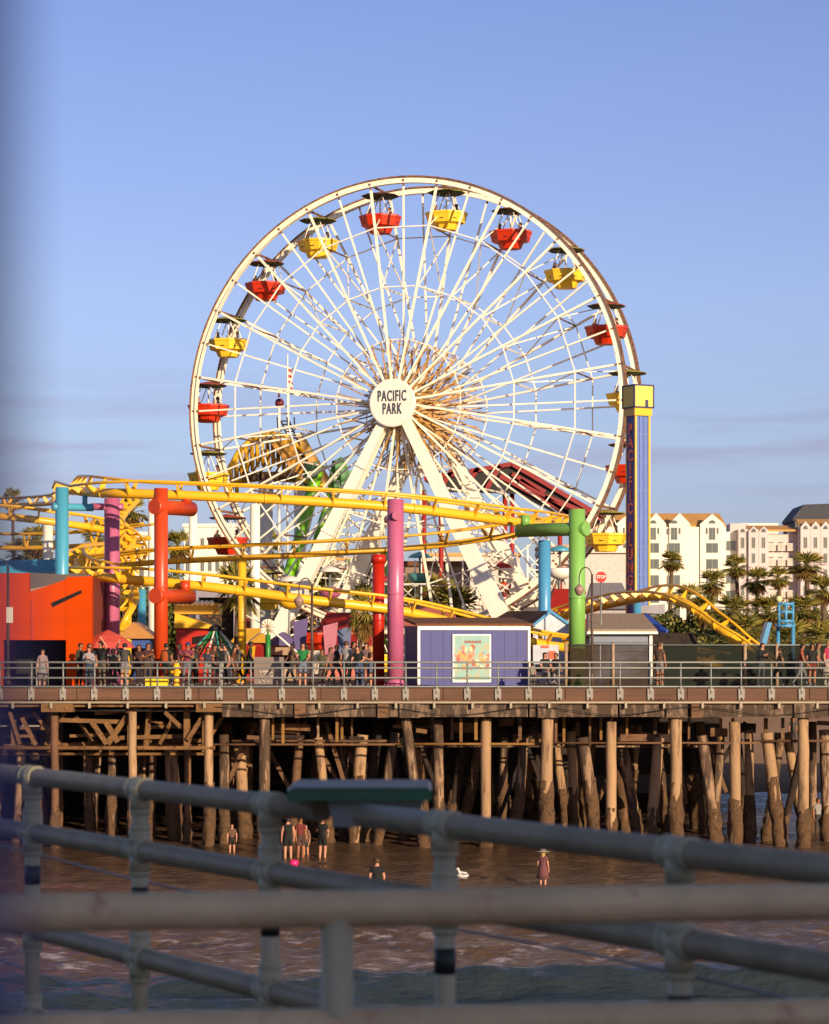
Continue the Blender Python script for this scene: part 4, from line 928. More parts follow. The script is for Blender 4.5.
pavilion(545, 632, 553, 188, mat('pav_white', '#c4bcb4', .8), white_wall, 'white pavilion with tall windows behind the right edge of the wheel', 8, banner_r)
pavilion(300, 396, 600, 192, mat('pav_pink', '#b08a84', .8), white_wall, 'dusty pink pavilion seen through the middle of the wheel base', 8, yellow)

# lattice masts and extra machinery at the foot of the wheel
for px, d, top, lab in ((338, 158, 560, 'white lattice mast among the green ride beams'), (408, 160, 560, 'white lattice mast right of the pink middle column'), (535, 158, 545, 'white lattice mast left of the light blue column'), (470, 162, 560, 'white lattice mast in front of the brown pavilion')):
    m = MB(); x = X(px, d); zt = Z(top, d)
    for a in (-.45, .45): m.box2((x+a-.05, d-.05, DECK), (x+a+.05, d+.05, zt))
    k = 0; z = DECK
    while z < zt-.9: m.beam((x-.45, d, z), (x+.45, d, z+.9), .06, .06); m.beam((x+.45, d, z), (x-.45, d, z+.9), .06, .06); m.beam((x-.45, d, z), (x+.45, d, z), .06, .06); z += .9
    o = m.build('lattice_mast', white_p); tag(o, lab, 'mast', 'white lattice masts round the foot of the wheel')
pr = random.Random(8)
for i, (px, py, d, mm, lab) in enumerate([(382, 600, 140, white_p, 'white round ride car hanging left of the pink middle column'), (420, 575, 150, mat('teal_car', '#4c8c8c', .4), 'teal ride car above the teal booth'), (330, 590, 145, pink_p, 'pink ride car in front of the left wheel leg'), (500, 585, 150, orange_p, 'orange ride car against the right wheel leg'), (560, 570, 140, white_p, 'white ride car right of the light blue column'), (290, 600, 142, yellow, 'yellow ride car left of the green ride beams')]):
    t = thing('ride_car', lab, 'ride car', P(px, py, d), 'small ride cars round the foot of the wheel'); c = P(px, py, d)
    m = MB(); m.lathe(c, [(.25, -.5), (.6, -.3), (.7, 0), (.62, .1)], 10); m.build('body', mm, t)
    m = MB(); m.tube(c, c+Vector((0, 0, 1.1)), .04); m.tube(c+Vector((0, 0, 1.0)), c+Vector((-.1, 0, -(c.z-DECK))), .06); m.build('pole', galv_far, t)
    m = MB(); m.lathe(c+Vector((0, 0, 1.0)), [(.75, 0), (.5, .2), (.05, .35)], 10); m.build('canopy', [banner_r, blue_p, Wt][i % 3], t)
# ================================================================ people
SKIN = [mat('skin_light', '#b98064', .6, .05), mat('skin_tan', '#96603f', .6, .05), mat('skin_dark', '#5a3826', .6, .05)]
HAIR = [mat('hair_dark', '#1a1310', .6, .1), mat('hair_brown', '#4a2f1c', .6, .1), mat('hair_blond', '#a8844a', .6, .1)]
def cloth(h):
    h = h.strip('#'); q = ''.join('%02x' % int(int(h[i:i+2], 16)*.7) for i in (0, 2, 4)); return mat('cloth_'+h, '#'+q, .85, .2, 5)
shoe_w = cloth('#b8b2aa'); shoe_b = cloth('#1c1a1c')
BASE = dict(pel=(0,0,.94), sp=(0,.01,1.12), ch=(0,0,1.32), nk=(0,.0,1.475), hd0=(0,-.01,1.55), hd1=(0,-.02,1.63), hd2=(0,-.01,1.69), hd3=(0,.0,1.735), nose=(0,-.115,1.615),
  shL=(.175,0,1.40), elL=(.235,.02,1.12), wrL=(.235,-.07,.88), paL=(.235,-.095,.81), shR=(-.175,0,1.40), elR=(-.235,.02,1.12), wrR=(-.235,-.07,.88), paR=(-.235,-.095,.81),
  hpL=(.095,0,.88), knL=(.105,-.02,.50), anL=(.11,.02,.09), toL=(.13,-.13,.035), hpR=(-.095,0,.88), knR=(-.105,-.02,.50), anR=(-.11,.02,.09), toR=(-.13,-.13,.035))
RAD = dict(pel=.15, sp=.135, ch=.155, nk=.058, hd0=.072, hd1=.093, hd2=.088, hd3=.05, nose=.02, sh=.068, el=.047, wr=.032, pa=.036, hp=.1, kn=.064, an=.045, to=.038)
EDG = [('pel','sp'),('sp','ch'),('ch','nk'),('nk','hd0'),('hd0','hd1'),('hd1','hd2'),('hd2','hd3'),('hd1','nose'),('ch','shL'),('shL','elL'),('elL','wrL'),('wrL','paL'),('ch','shR'),('shR','elR'),('elR','wrR'),('wrR','paR'),
  ('pel','hpL'),('hpL','knL'),('knL','anL'),('anL','toL'),('pel','hpR'),('hpR','knR'),('knR','anR'),('anR','toR')]
POSES = {
 'stand': {}, 
 'rail': dict(elL=(.25,-.1,1.16), wrL=(.2,-.33,1.1), paL=(.19,-.4,1.08), elR=(-.25,-.1,1.16), wrR=(-.2,-.33,1.1), paR=(-.19,-.4,1.08), ch=(0,-.05,1.32), nk=(0,-.07,1.47), hd0=(0,-.1,1.545), hd1=(0,-.12,1.62), hd2=(0,-.115,1.68), hd3=(0,-.1,1.725), nose=(0,-.215,1.6)),
 'walk': dict(knL=(.1,-.2,.52), anL=(.1,-.26,.1), toL=(.11,-.42,.07), knR=(-.1,.1,.5), anR=(-.1,.3,.16), toR=(-.1,.2,.035), elL=(.24,.12,1.14), wrL=(.24,.14,.9), paL=(.24,.12,.83), elR=(-.24,-.08,1.14), wrR=(-.22,-.25,.95), paR=(-.21,-.31,.9)),
 'raise': dict(elL=(.34,-.06,1.5), wrL=(.26,-.16,1.72), paL=(.24,-.2,1.8)),
 'phone': dict(elL=(.24,-.03,1.14), wrL=(.08,-.27,1.24), paL=(.05,-.33,1.27), elR=(-.24,-.03,1.14), wrR=(-.08,-.27,1.24), paR=(-.05,-.33,1.27)),
 'bend': dict(sp=(0,-.12,1.08), ch=(0,-.3,1.2), nk=(0,-.42,1.27), hd0=(0,-.48,1.3), hd1=(0,-.55,1.32), hd2=(0,-.6,1.34), hd3=(0,-.63,1.36), nose=(0,-.6,1.22), shL=(.17,-.34,1.24), shR=(-.17,-.34,1.24), elL=(.26,-.38,.98), wrL=(.24,-.45,.76), paL=(.23,-.47,.69), elR=(-.26,-.38,.98), wrR=(-.24,-.45,.76), paR=(-.23,-.47,.69)),
 'sit': dict(pel=(0,0,.1), sp=(0,.02,.28), ch=(0,0,.5), nk=(0,0,.655), hd0=(0,-.01,.73), hd1=(0,-.02,.81), hd2=(0,-.01,.87), hd3=(0,0,.915), nose=(0,-.115,.795), shL=(.175,0,.58), shR=(-.175,0,.58), elL=(.25,-.08,.32), elR=(-.25,-.08,.32), wrL=(.16,-.3,.24), wrR=(-.16,-.3,.24), paL=(.14,-.36,.22), paR=(-.14,-.36,.22),
   hpL=(.1,-.04,.08), hpR=(-.1,-.04,.08), knL=(.12,-.44,.1), knR=(-.12,-.44,.1), anL=(.12,-.46,-.32), anR=(-.12,-.46,-.32), toL=(.13,-.61,-.38), toR=(-.13,-.61,-.38)),
}
def person_mesh(pose, sleeve='short', legs='long', scale=1.0, dress=False):
    J = dict(BASE); J.update(POSES[pose]); names = list(J); edges = list(EDG); rad = {n: RAD.get(n, RAD.get(n[:2], .05)) for n in names}
    for s in ('L', 'R'):                                   # five unequal fingers per hand
        w = Vector(J['wr'+s]); p = Vector(J['pa'+s]); d = (p-w).normalized(); sg = 1 if s == 'L' else -1
        sd_ = d.cross(Vector((sg, 0, 0))); sd_ = sd_.normalized() if sd_.length > .1 else Vector((0, 1, 0)); inw = Vector((-sg, 0, 0))
        for i, (o_, ln) in enumerate(((.03, .07), (.01, .085), (-.011, .08), (-.03, .062))):
            a = p+d*.03+sd_*o_; b = a+d*ln*.55+inw*.006; c = a+d*ln+inw*.024
            J['f%d%sa' % (i, s)] = tuple(a); J['f%d%sb' % (i, s)] = tuple(b); J['f%d%sc' % (i, s)] = tuple(c)
            for q, r_ in (('a', .0105), ('b', .0095), ('c', .0075)): rad['f%d%s%s' % (i, s, q)] = r_
            edges += [('pa'+s, 'f%d%sa' % (i, s)), ('f%d%sa' % (i, s), 'f%d%sb' % (i, s)), ('f%d%sb' % (i, s), 'f%d%sc' % (i, s))]
        a = w.lerp(p, .6)+sd_*.038+inw*.01; b = a+d*.04+sd_*.02+inw*.012
        J['t'+s+'a'] = tuple(a); J['t'+s+'b'] = tuple(b); rad['t'+s+'a'] = .011; rad['t'+s+'b'] = .009
        edges += [('pa'+s, 't'+s+'a'), ('t'+s+'a', 't'+s+'b')]
    names = list(J); idx = {n: i for i, n in enumerate(names)}
    me = bpy.data.meshes.new('sk'); me.from_pydata([J[n] for n in names], [(idx[a], idx[b]) for a, b in edges], []); o = bpy.data.objects.new('sk', me); COL.objects.link(o)
    md = o.modifiers.new('s', 'SKIN'); md.use_smooth_shade = True
    for i, n in enumerate(names): me.skin_vertices[0].data[i].radius = (rad[n], rad[n]*(.72 if n in ('pel', 'sp', 'ch') else 1)); me.skin_vertices[0].data[i].use_root = (n == 'pel')
    md2 = o.modifiers.new('b', 'SUBSURF'); md2.levels = 1; md2.render_levels = 1
    bpy.context.view_layer.update()
    out = bpy.data.meshes.new_from_object(o.evaluated_get(bpy.context.evaluated_depsgraph_get())); bpy.data.objects.remove(o)
    segs = [(Vector(J[a]), Vector(J[b]), a, b) for a, b in edges]
    for k in range(4): out.materials.append(SKIN[0])
    for p in out.polygons:
        c = p.center; best = None; bd = 9
        for a, b, na, nb in segs:
            ab = b-a; t = max(0, min(1, (c-a).dot(ab)/ab.length_squared)); dd = (c-(a+ab*t)).length-rad[na]*(1-t)-rad[nb]*t
            if dd < bd: bd = dd; best = (na, nb, t)
        na, nb, t = best; k = 0; pr_ = na[:2]+nb[:2]
        if na in ('pel', 'sp') or (na == 'ch' and nb != 'nk') or (na == 'ch' and t < .55): k = 1
        if na == 'pel' and nb == 'sp' and t < .35: k = 2
        if pr_ == 'shel': k = 1 if sleeve == 'long' or (sleeve == 'short' and t < .6) else 0
        if pr_ == 'elwr': k = 1 if sleeve == 'long' else 0
        if pr_ in ('pehp',): k = 2
        if pr_ == 'hpkn': k = 2 if legs == 'long' or t < .7 else 0
        if pr_ == 'knan': k = 2 if legs == 'long' else 0
        if pr_ == 'anto' or (pr_ == 'knan' and t > .93): k = 3
        p.material_index = k; p.use_smooth = True
    if scale != 1: out.transform(Matrix.Scale(scale, 4))
    out['head'] = [v*scale for v in J['hd1']]; out['tilt'] = 1.0 if pose == 'bend' else 0
    return out
PM = {}
def hair_mesh(long_):
    m = MB(); prof = [(.02, .105), (.06, .098), (.095, .06), (.106, .02), (.104, -.03), (.09, -.06 if not long_ else -.2)]
    vs = []; n = 14
    for r, z in prof:
        for j in range(n):
            q = 2*math.pi*j/n; y = math.sin(q); zz = z
            if y < -.3 and z < .05: zz = .055+(z*.1)
            vs.append((r*math.cos(q), r*y*1.05+.012, zz))
    m.add(vs, [(i*n+j, i*n+(j+1) % n, (i+1)*n+(j+1) % n, (i+1)*n+j) for i in range(len(prof)-1) for j in range(n)]+[tuple(range(n))], 0, True); return m
def face_mesh():
    m = MB()
    for s in (-1, 1): m.ball((s*.034, -.088, .01), .011, 6)
    m.box((0, -.094, -.045), (.04, .012, .009)); return m
HM = {}
G = 'people on the pier deck'; JR = random.Random(21)
def person(px, d, lab, pose='stand', rz=0, skin=0, hair=0, longh=False, shirt='#888888', pants='#333344', shoes=shoe_w, sleeve='short', legs='long', h=1.0, z=DECK, loc=None, group=None, hat=None, bag=None, skirt=None, pack=None):
    key = (pose, sleeve, legs)
    if key not in PM: PM[key] = person_mesh(pose, sleeve, legs)
    me = PM[key]; o = bpy.data.objects.new('person', me); COL.objects.link(o)
    o.location = loc if loc else (X(px, d), d, z); h *= JR.uniform(.92, 1.03) if group == G else 1; o.rotation_euler = (R(JR.uniform(-4, 4)) if group == G and pose != 'sit' else 0, R(JR.uniform(-3, 3)) if group == G and pose != 'sit' else 0, rz+R(JR.uniform(-25, 25))*(group == G)); o.scale = (h*JR.uniform(.95, 1.08), h, h)
    for i, mm in enumerate((SKIN[skin], cloth(shirt), cloth(pants), shoes)): o.material_slots[i].link = 'OBJECT'; o.material_slots[i].material = mm
    tag(o, lab, 'person', group)
    hx = Vector(me['head']); tl = me['tilt']
    for nm, mb, mm in (('hair', hair_mesh(longh), HAIR[hair]), ('face', face_mesh(), HAIR[0])):
        k2 = (nm, longh)
        if k2 not in HM:
            t_ = mb.build(nm, mm, None, local=True); HM[k2] = t_.data; bpy.data.objects.remove(t_)
        c = bpy.data.objects.new(nm, HM[k2]); COL.objects.link(c); c.parent = o; c.location = hx; c.rotation_euler = (R(70)*tl, 0, 0)
        c.material_slots[0].link = 'OBJECT'; c.material_slots[0].material = mm
    if hat:
        m = MB(); m.lathe((0, 0, 0), [(.3, .03), (.3, .045), (.14, .06), (.125, .17), (.06, .2)] if hat != 'cap' else [(.105, .03), (.11, .06), (.08, .12), (.02, .135)], 14)
        if hat == 'cap': m.box((0, -.13, .04), (.12, .1, .015))
        c = m.build('hat', cloth('#d8ceb8' if hat != 'cap' else '#2c4a9c'), None, local=True); c.parent = o; c.location = hx
    if skirt:
        m = MB(); m.lathe((0, 0, 0), [(.3, .45), (.2, .85), (.155, 1.05)], 14, sy=.75); c = m.build('skirt', cloth(skirt), None, local=True); c.parent = o
    if pack:
        m = MB(); m.lathe((0, .17, 1.0), [(.1, 0), (.15, .05), (.155, .3), (.1, .42)], 12, sy=.6); c = m.build('backpack', cloth(pack), None, local=True); c.parent = o
    return o
G = 'people on the pier deck'
person(42, 102, 'person in pale pink top and white skirt standing before the opening of the orange building', 'stand', R(20), 0, 1, True, '#c9a8a8', '#a89a92', legs='short', group=G, h=.92, skirt='#b0a6a6')
person(79, 102.4, 'person in long olive jacket standing at the right corner of the orange building', 'stand', R(60), 1, 0, False, '#4a4a34', '#20222a', sleeve='long', group=G, shoes=shoe_w)
person(88.5, 101.6, 'person in white shirt and blue jeans looking down at their hands', 'phone', R(15), 0, 1, True, '#d4ccd0', '#3a4a6a', sleeve='long', group=G)
person(92, 103.4, 'taller dark haired person in black behind the one in white shirt and jeans', 'stand', R(0), 1, 0, False, '#22222a', '#22242c', h=1.06, group=G)
person(103, 101.8, 'person in black vest over white sleeves and khaki trousers', 'raise', R(-30), 0, 0, False, '#1c2024', '#7a6a54', sleeve='short', group=G, h=1.04)
person(113, 103, 'person in grey green top at the foot of the pink column', 'phone', R(40), 0, 1, True, '#7a7a6c', '#3a3c34', group=G, h=.95)
person(124.5, 101.8, 'person in dark grey jacket with pale loose shorts, arm bent up', 'raise', R(180), 0, 0, False, '#3c403c', '#b4a8ac', sleeve='long', legs='short', group=G, h=1.08, pack='#5c5850')
person(140, 104, 'person in brown top with dark skirt in the crowd left of the orange column', 'stand', R(-40), 1, 1, True, '#6a4030', '#4a3028', group=G)
person(147, 102.6, 'person in maroon shirt with arms folded left of the orange column', 'phone', R(10), 1, 0, False, '#5a2c28', '#5c4638', group=G)
person(167, 102.5, 'person with an orange backpack seen from behind, right of the orange column', 'stand', R(175), 1, 0, False, '#2c2c20', '#20241c', group=G, pack='#e0641c')
person(186, 102.2, 'person in magenta shirt and blue cap behind the rail', 'phone', R(-25), 1, 0, False, '#a43c5c', '#8a8894', group=G, hat='cap')
person(193, 104, 'person in teal shirt just right of the one in magenta', 'stand', R(20), 1, 0, False, '#2c5a5a', '#2a2a2c', group=G, h=.95)
person(207, 101.8, 'person in dark blue shirt and pale trousers beside the one in black jacket', 'rail', R(-15), 1, 0, True, '#3a3c54', '#b0a8a4', group=G)
person(221.5, 101.9, 'person in black jacket and cream trousers turned away from the wheel', 'phone', R(-70), 0, 0, False, '#14161a', '#cfc4b4', sleeve='long', group=G)
person(234, 103, 'person in rust coloured shirt near the corner of the taupe board', 'stand', R(90), 1, 0, False, '#7a4024', '#4c3020', group=G, h=.95)
person(302.5, 101.7, 'person in bright green top and pale blue shorts with bare legs', 'rail', R(10), 0, 0, True, '#1c9c4c', '#8c9cb8', legs='short', group=G, hat=None)
person(322, 103.2, 'person in olive shirt behind the rail right of the thin lamp post', 'stand', R(-20), 1, 1, False, '#7c7850', '#5a4c44', group=G, h=.93)
person(328, 104.5, 'person in dusty pink shirt in the background right of the thin lamp post', 'walk', R(60), 1, 1, True, '#a07070', '#6a5450', group=G, h=.92)
person(347.5, 102.2, 'person in plain white shirt left of the red column', 'stand', R(150), 0, 1, False, '#d8d0c8', '#2a2c30', group=G, h=1.03)
person(360, 101.8, 'person in black shirt and blue jeans beside the one in white', 'rail', R(5), 0, 0, False, '#18201c', '#50608c', group=G)
person(370, 101.9, 'person in tan shirt and denim next to the pink column in the middle', 'phone', R(-50), 0, 2, True, '#a8684c', '#7088a4', legs='short', group=G, h=.94)
person(196, 105.5, 'person in dark red shirt deep in the crowd right of the hydrant', 'stand', R(-90), 2, 0, False, '#5a1c20', '#1c1c20', group=G)
person(240, 105.2, 'person in grey shirt deep in the crowd left of the taupe board', 'walk', R(-60), 1, 0, False, '#807a70', '#3a3430', group=G)
person(660, 102, 'person in taupe shirt and light shorts standing alone before the dark cloth fence', 'stand', R(170), 1, 1, False, '#7a5c48', '#a89c98', legs='short', group=G)
person(760, 103.5, 'person in black hooded jacket before the fence on the right', 'phone', R(20), 0, 0, False, '#101412', '#4a5058', sleeve='long', group=G, hat=None)
person(800, 102.6, 'person in salmon shirt near the right end of the rail', 'walk', R(80), 1, 0, False, '#e07050', '#8c8c90', group=G, h=1.0)
person(812, 103.4, 'person in black shirt between the salmon and the pink shirts at the right', 'stand', R(-20), 1, 0, True, '#20201c', '#8c2c24', legs='short', group=G, h=1.0)
person(827, 101.9, 'person in bright pink shirt and cream skirt at the right edge', 'stand', R(40), 0, 2, True, '#e83c6c', '#d8ccb0', group=G, h=1.08, skirt='#d8ccb0')
person(545, 103.05, 'person in black and white sitting on the bench beside the kiosk', 'sit', R(10), 0, 0, True, '#2a2628', '#c4bcb4', group=G, z=DECK+.5)
person(556, 103.05, 'person in dark clothes sitting at the right end of the bench', 'sit', R(-15), 1, 0, False, '#1c1c20', '#24242c', group=G, z=DECK+.5)
person(533, 102.2, 'small child in pale shirt by the right corner of the kiosk', 'stand', R(-30), 0, 1, False, '#c8c0b0', '#8c8478', group=G, h=.55)
for px, d, lab, kw in [(96, 107, 'person in navy shirt deep in the crowd under the salmon umbrella', dict(pose='walk', rz=R(80), shirt='#28304c', pants='#3c3c40')), (118, 105.5, 'person in cream shirt behind the one in dark grey jacket', dict(pose='walk', rz=R(-80), shirt='#b0a48c', pants='#3c3430')),
   (134, 107.5, 'person in olive shirt walking between the pink and orange columns', dict(pose='walk', rz=R(70), shirt='#5c5c34', pants='#4c4440')), (153, 107, 'person in grey shirt right behind the orange column', dict(pose='stand', rz=R(30), shirt='#6c6c70', pants='#2c2c34')), (178, 106.5, 'person in rose shirt behind the yellow hydrant', dict(pose='walk', rz=R(-70), shirt='#9c5460', pants='#4c4c58', longh=True)),
   (214, 107, 'person in brown shirt before the maypole ride', dict(pose='walk', rz=R(60), shirt='#5c3c28', pants='#5c5850')), (228, 108, 'person in white shirt behind the one in black jacket', dict(pose='stand', rz=R(-60), shirt='#b8b0a4', pants='#30343c')), (248, 104.6, 'person in dark green shirt at the left edge of the taupe board', dict(pose='walk', rz=R(80), shirt='#2c3c2c', pants='#403830')),
   (290, 106, 'person in tan shirt right of the taupe board', dict(pose='walk', rz=R(-85), shirt='#8c6c4c', pants='#3c3c44')), (335, 106.5, 'person in black shirt walking before the salmon booth', dict(pose='walk', rz=R(85), shirt='#1c1c1e', pants='#54504c')), (352, 105, 'person in brown jacket behind the pair left of the red column', dict(pose='walk', rz=R(70), shirt='#5c4430', pants='#34302c', sleeve='long')),
   (366, 106, 'person in pale pink shirt behind the pair left of the pink middle column', dict(pose='stand', rz=R(-20), shirt='#b08c88', pants='#4c4444', longh=True)), (778, 105, 'person in brown shirt before the fence right of the hooded one', dict(pose='walk', rz=R(-80), shirt='#6c5038', pants='#2c2c2c')), (817, 105.5, 'person in beige shirt before the fence near the right edge', dict(pose='walk', rz=R(80), shirt='#a08c70', pants='#54483c'))]:
    person(px, d, lab, group=G, skin=int(px) % 3, hair=int(px) % 2, h=.96+(int(px*7) % 9)/90, **kw)
# at the water
G2 = 'people paddling below the pier'
def wz(py, h=1.0): return (EYE+.12)*F/(py-HY)
for px, py, lab, kw in [
  (288, 861.5, 'wader in black tank top with bare arms under the pier', dict(pose='stand', rz=R(190), skin=0, shirt='#0e0e10', pants='#14141a', legs='short', sleeve='none')),
  (300.5, 861, 'wader in red top beside the one in the black tank top', dict(pose='stand', rz=R(30), skin=1, shirt='#8c3028', pants='#5c3c34', legs='short')),
  (306, 859.5, 'small pale wader right of the one in red', dict(pose='stand', rz=R(-30), skin=0, shirt='#a87c64', pants='#8c7464', legs='short', h=.75)),
  (322.5, 861, 'wader in dark clothes facing away, apart from the group of three', dict(pose='phone', rz=R(150), skin=0, shirt='#1c2018', pants='#141814', legs='short', hair=2)),
  (131, 858, 'wader in dark shorts between the dark piles at the far left', dict(pose='bend', rz=R(60), skin=0, shirt='#6c4838', pants='#181410', legs='short', h=.9)),
  (232, 856, 'distant small wader beside a pile left of the group of three', dict(pose='stand', rz=0, skin=0, shirt='#8c6448', pants='#3c2820', legs='short', h=.7)),
  (747, 838, 'person in orange shirt standing among the piles on the right', dict(pose='stand', rz=R(160), skin=1, shirt='#d86c2c', pants='#28303c')),
  (818, 838, 'person in white shirt beyond the piles at the right edge', dict(pose='stand', rz=R(20), skin=1, shirt='#c4bcb4', pants='#443c38', h=.95))]:
    d = wz(py); h = kw.pop('h', .93); person(px, d, lab, h=h, z=-.12, group=G2, **kw)
person(377, 86, 'wader in black shirt with bare forearms half hidden by the near handrail', 'stand', R(185), 0, 1, False, '#101214', '#101214', h=1.0, z=-.98, group=G2)
person(543, 84.3, 'child in rose dress and broad pale hat wading alone', 'stand', R(150), 0, 2, True, '#9c5c5c', '#9c5c5c', legs='short', h=.72, z=-.1, group=G2, hat='brim', skirt='#9c5c5c')
person(793, 178, 'person in grey clothes standing on the sand beyond the pier', 'stand', R(20), 1, 0, False, '#56584c', '#3c3c38', z=shore(178)+.1, group='people on the beach', h=1.15)
person(824, 176, 'person in blue crouching on the sand at the right edge', 'sit', R(60), 0, 0, False, '#50709c', '#2c2c30', z=shore(176)+.35, group='people on the beach', h=1.1)
pf = MB(); pf.lathe(P(294, 863, 92.5), [(.02, -.12), (.14, -.1), (.18, 0), (.14, .1), (.02, .12)], 10); tag(pf.build('beach_ball', mat('hot_pink', '#f02070', .4, .05)), 'hot pink beach ball floating at the feet of the waders', 'beach ball')
# gull on the water
gl = MB(); c = P(463, 877, 87.5)+Vector((0, 0, .05))
gl.lathe(c, [(.01, -.2), (.07, -.13), (.1, 0), (.08, .1), (.03, .2), (.01, .27)], 10, rot=Matrix.Rotation(R(-90), 3, 'Y')@Matrix.Rotation(0, 3, 'X'))
gl.path([c+Vector((.12, 0, .03)), c+Vector((-.13, 0, .1)), c+Vector((-.15, 0, .2)), c+Vector((-.17, 0, .23)), c+Vector((-.25, 0, .21))], [.08, .06, .04, .05, .008], 8)
g_ = gl.build('gull', mat('gull_white', '#cfc6bc', .7)); tag(g_, 'white gull sitting on the water to the left of the child in the hat', 'bird')
m = MB(); m.prism([c+Vector((.22, -.09, .05)), c+Vector((-.05, -.1, .1)), c+Vector((.0, -.1, 0))], (0, .02, 0)); m.prism([c+Vector((.22, .09, .05)), c+Vector((-.05, .1, .1)), c+Vector((.0, .1, 0))], (0, .02, 0)); m.build('wing', mat('gull_grey', '#77787c', .7), g_)
# riders
rr_ = random.Random(9); RC = ['#202028', '#5a2c24', '#8c8478', '#2c3c5c', '#3c3c2c', '#a89c90']
for k, o, n_, cn in GON:
    for s, side in ((-1, 'left'), (1, 'right')):
        c = o.location+Matrix.Rotation(-TH, 3, 'Z')@Vector((s*.62, -.1, -1.95))
        sh_c = rr_.choice(RC)
        person(0, 0, 'rider on the %s of the %s' % (side, o['label'].replace(', just left of the top of the wheel', ' by the wheel top')), 'sit', -TH+R(-s*60), rr_.randrange(3), 0, rr_.random() < .5, sh_c, '#2a2a34', loc=c, group='riders in the gondolas')
# ================================================================ palms, trees, hotels
def palm_proto(seed, h, cr=1.9, skirt=True):
    rp = random.Random(seed); t = thing('palm_tree', '', 'palm tree', (0, 0, 0), 'palm trees behind the park')
    m = MB(); bx, by = rp.uniform(-.5, .5), rp.uniform(-.3, .3)
    pts = [Vector((bx*(i/7)**1.6, by*(i/7)**1.6, h*i/7)) for i in range(8)]
    m.path(pts, [.34]+[.24-.008*i for i in range(7)], 10); m.build('trunk', trunk_m, t, local=True)
    top = pts[-1]; g = MB(); dsk = MB()
    def fan(mb, az, el, L_, bend):
        d = Vector((math.cos(az)*math.cos(el), math.sin(az)*math.cos(el), math.sin(el))); base = top+d*L_*.4+Vector((0, 0, -bend*.1))
        side = d.cross(UP); side = side.normalized() if side.length > .05 else Vector((1, 0, 0)); n_ = side.cross(d)
        mb.beam(top, base, .05, .03)
        for j in range(9):
            q = R(-70+17.5*j+rp.uniform(-4, 4)); dd = (d*math.cos(q)+side*math.sin(q)).normalized(); e = base+dd*L_*.6*rp.uniform(.8, 1.1)+Vector((0, 0, -bend*L_*.35*rp.uniform(.6, 1.3)))
            mid = base.lerp(e, .5)+n_*.05+Vector((0, 0, bend*.06)); w_ = dd.cross(n_).normalized()*.075
            mb.add([base, mid-w_, e, mid+w_], [(0, 1, 2, 3)])
    for i in range(46):
        el = R(rp.uniform(-25, 80)); fan(g, rp.uniform(0, 6.28), el, cr*rp.uniform(.8, 1.1), .5 if el < .5 else .25)
    g.build('crown', fr_g, t, local=True)
    if skirt:
        for i in range(26): fan(dsk, rp.uniform(0, 6.28), R(rp.uniform(-80, -30)), cr*rp.uniform(.55, .85), .5)
        dsk.build('dry_skirt', fr_d, t, local=True)
    return t
protos = [palm_proto(1, 10, 2.1), palm_proto(2, 10, 1.8), palm_proto(3, 10, 2.3, False)]
pused = [False]*3
def palm(px, py, d, lab, k=0, s=1.0, g0=None):
    """crown centre seen at (px,py)"""
    gz = g0 if g0 is not None else (DECK if d < 200 else float(shore(d)))
    zt = Z(py, d); h = max(2., zt-gz)
    if not pused[k]: o = protos[k]; pused[k] = True
    else: o = copy_tree(protos[k])
    o.location = (X(px, d), d, gz); o.rotation_euler = (0, 0, random.uniform(0, 6.28)); o['label'] = lab; o.scale = (s, s, 1)
    # trunk length is set by scaling the trunk and lifting the crown
    for ch in o.children:
        if ch.name.startswith('trunk'): ch.scale = (1, 1, h/10)
        else: ch.location = (0, 0, (h-10)); ch.scale = (1, 1, 1)
    return o
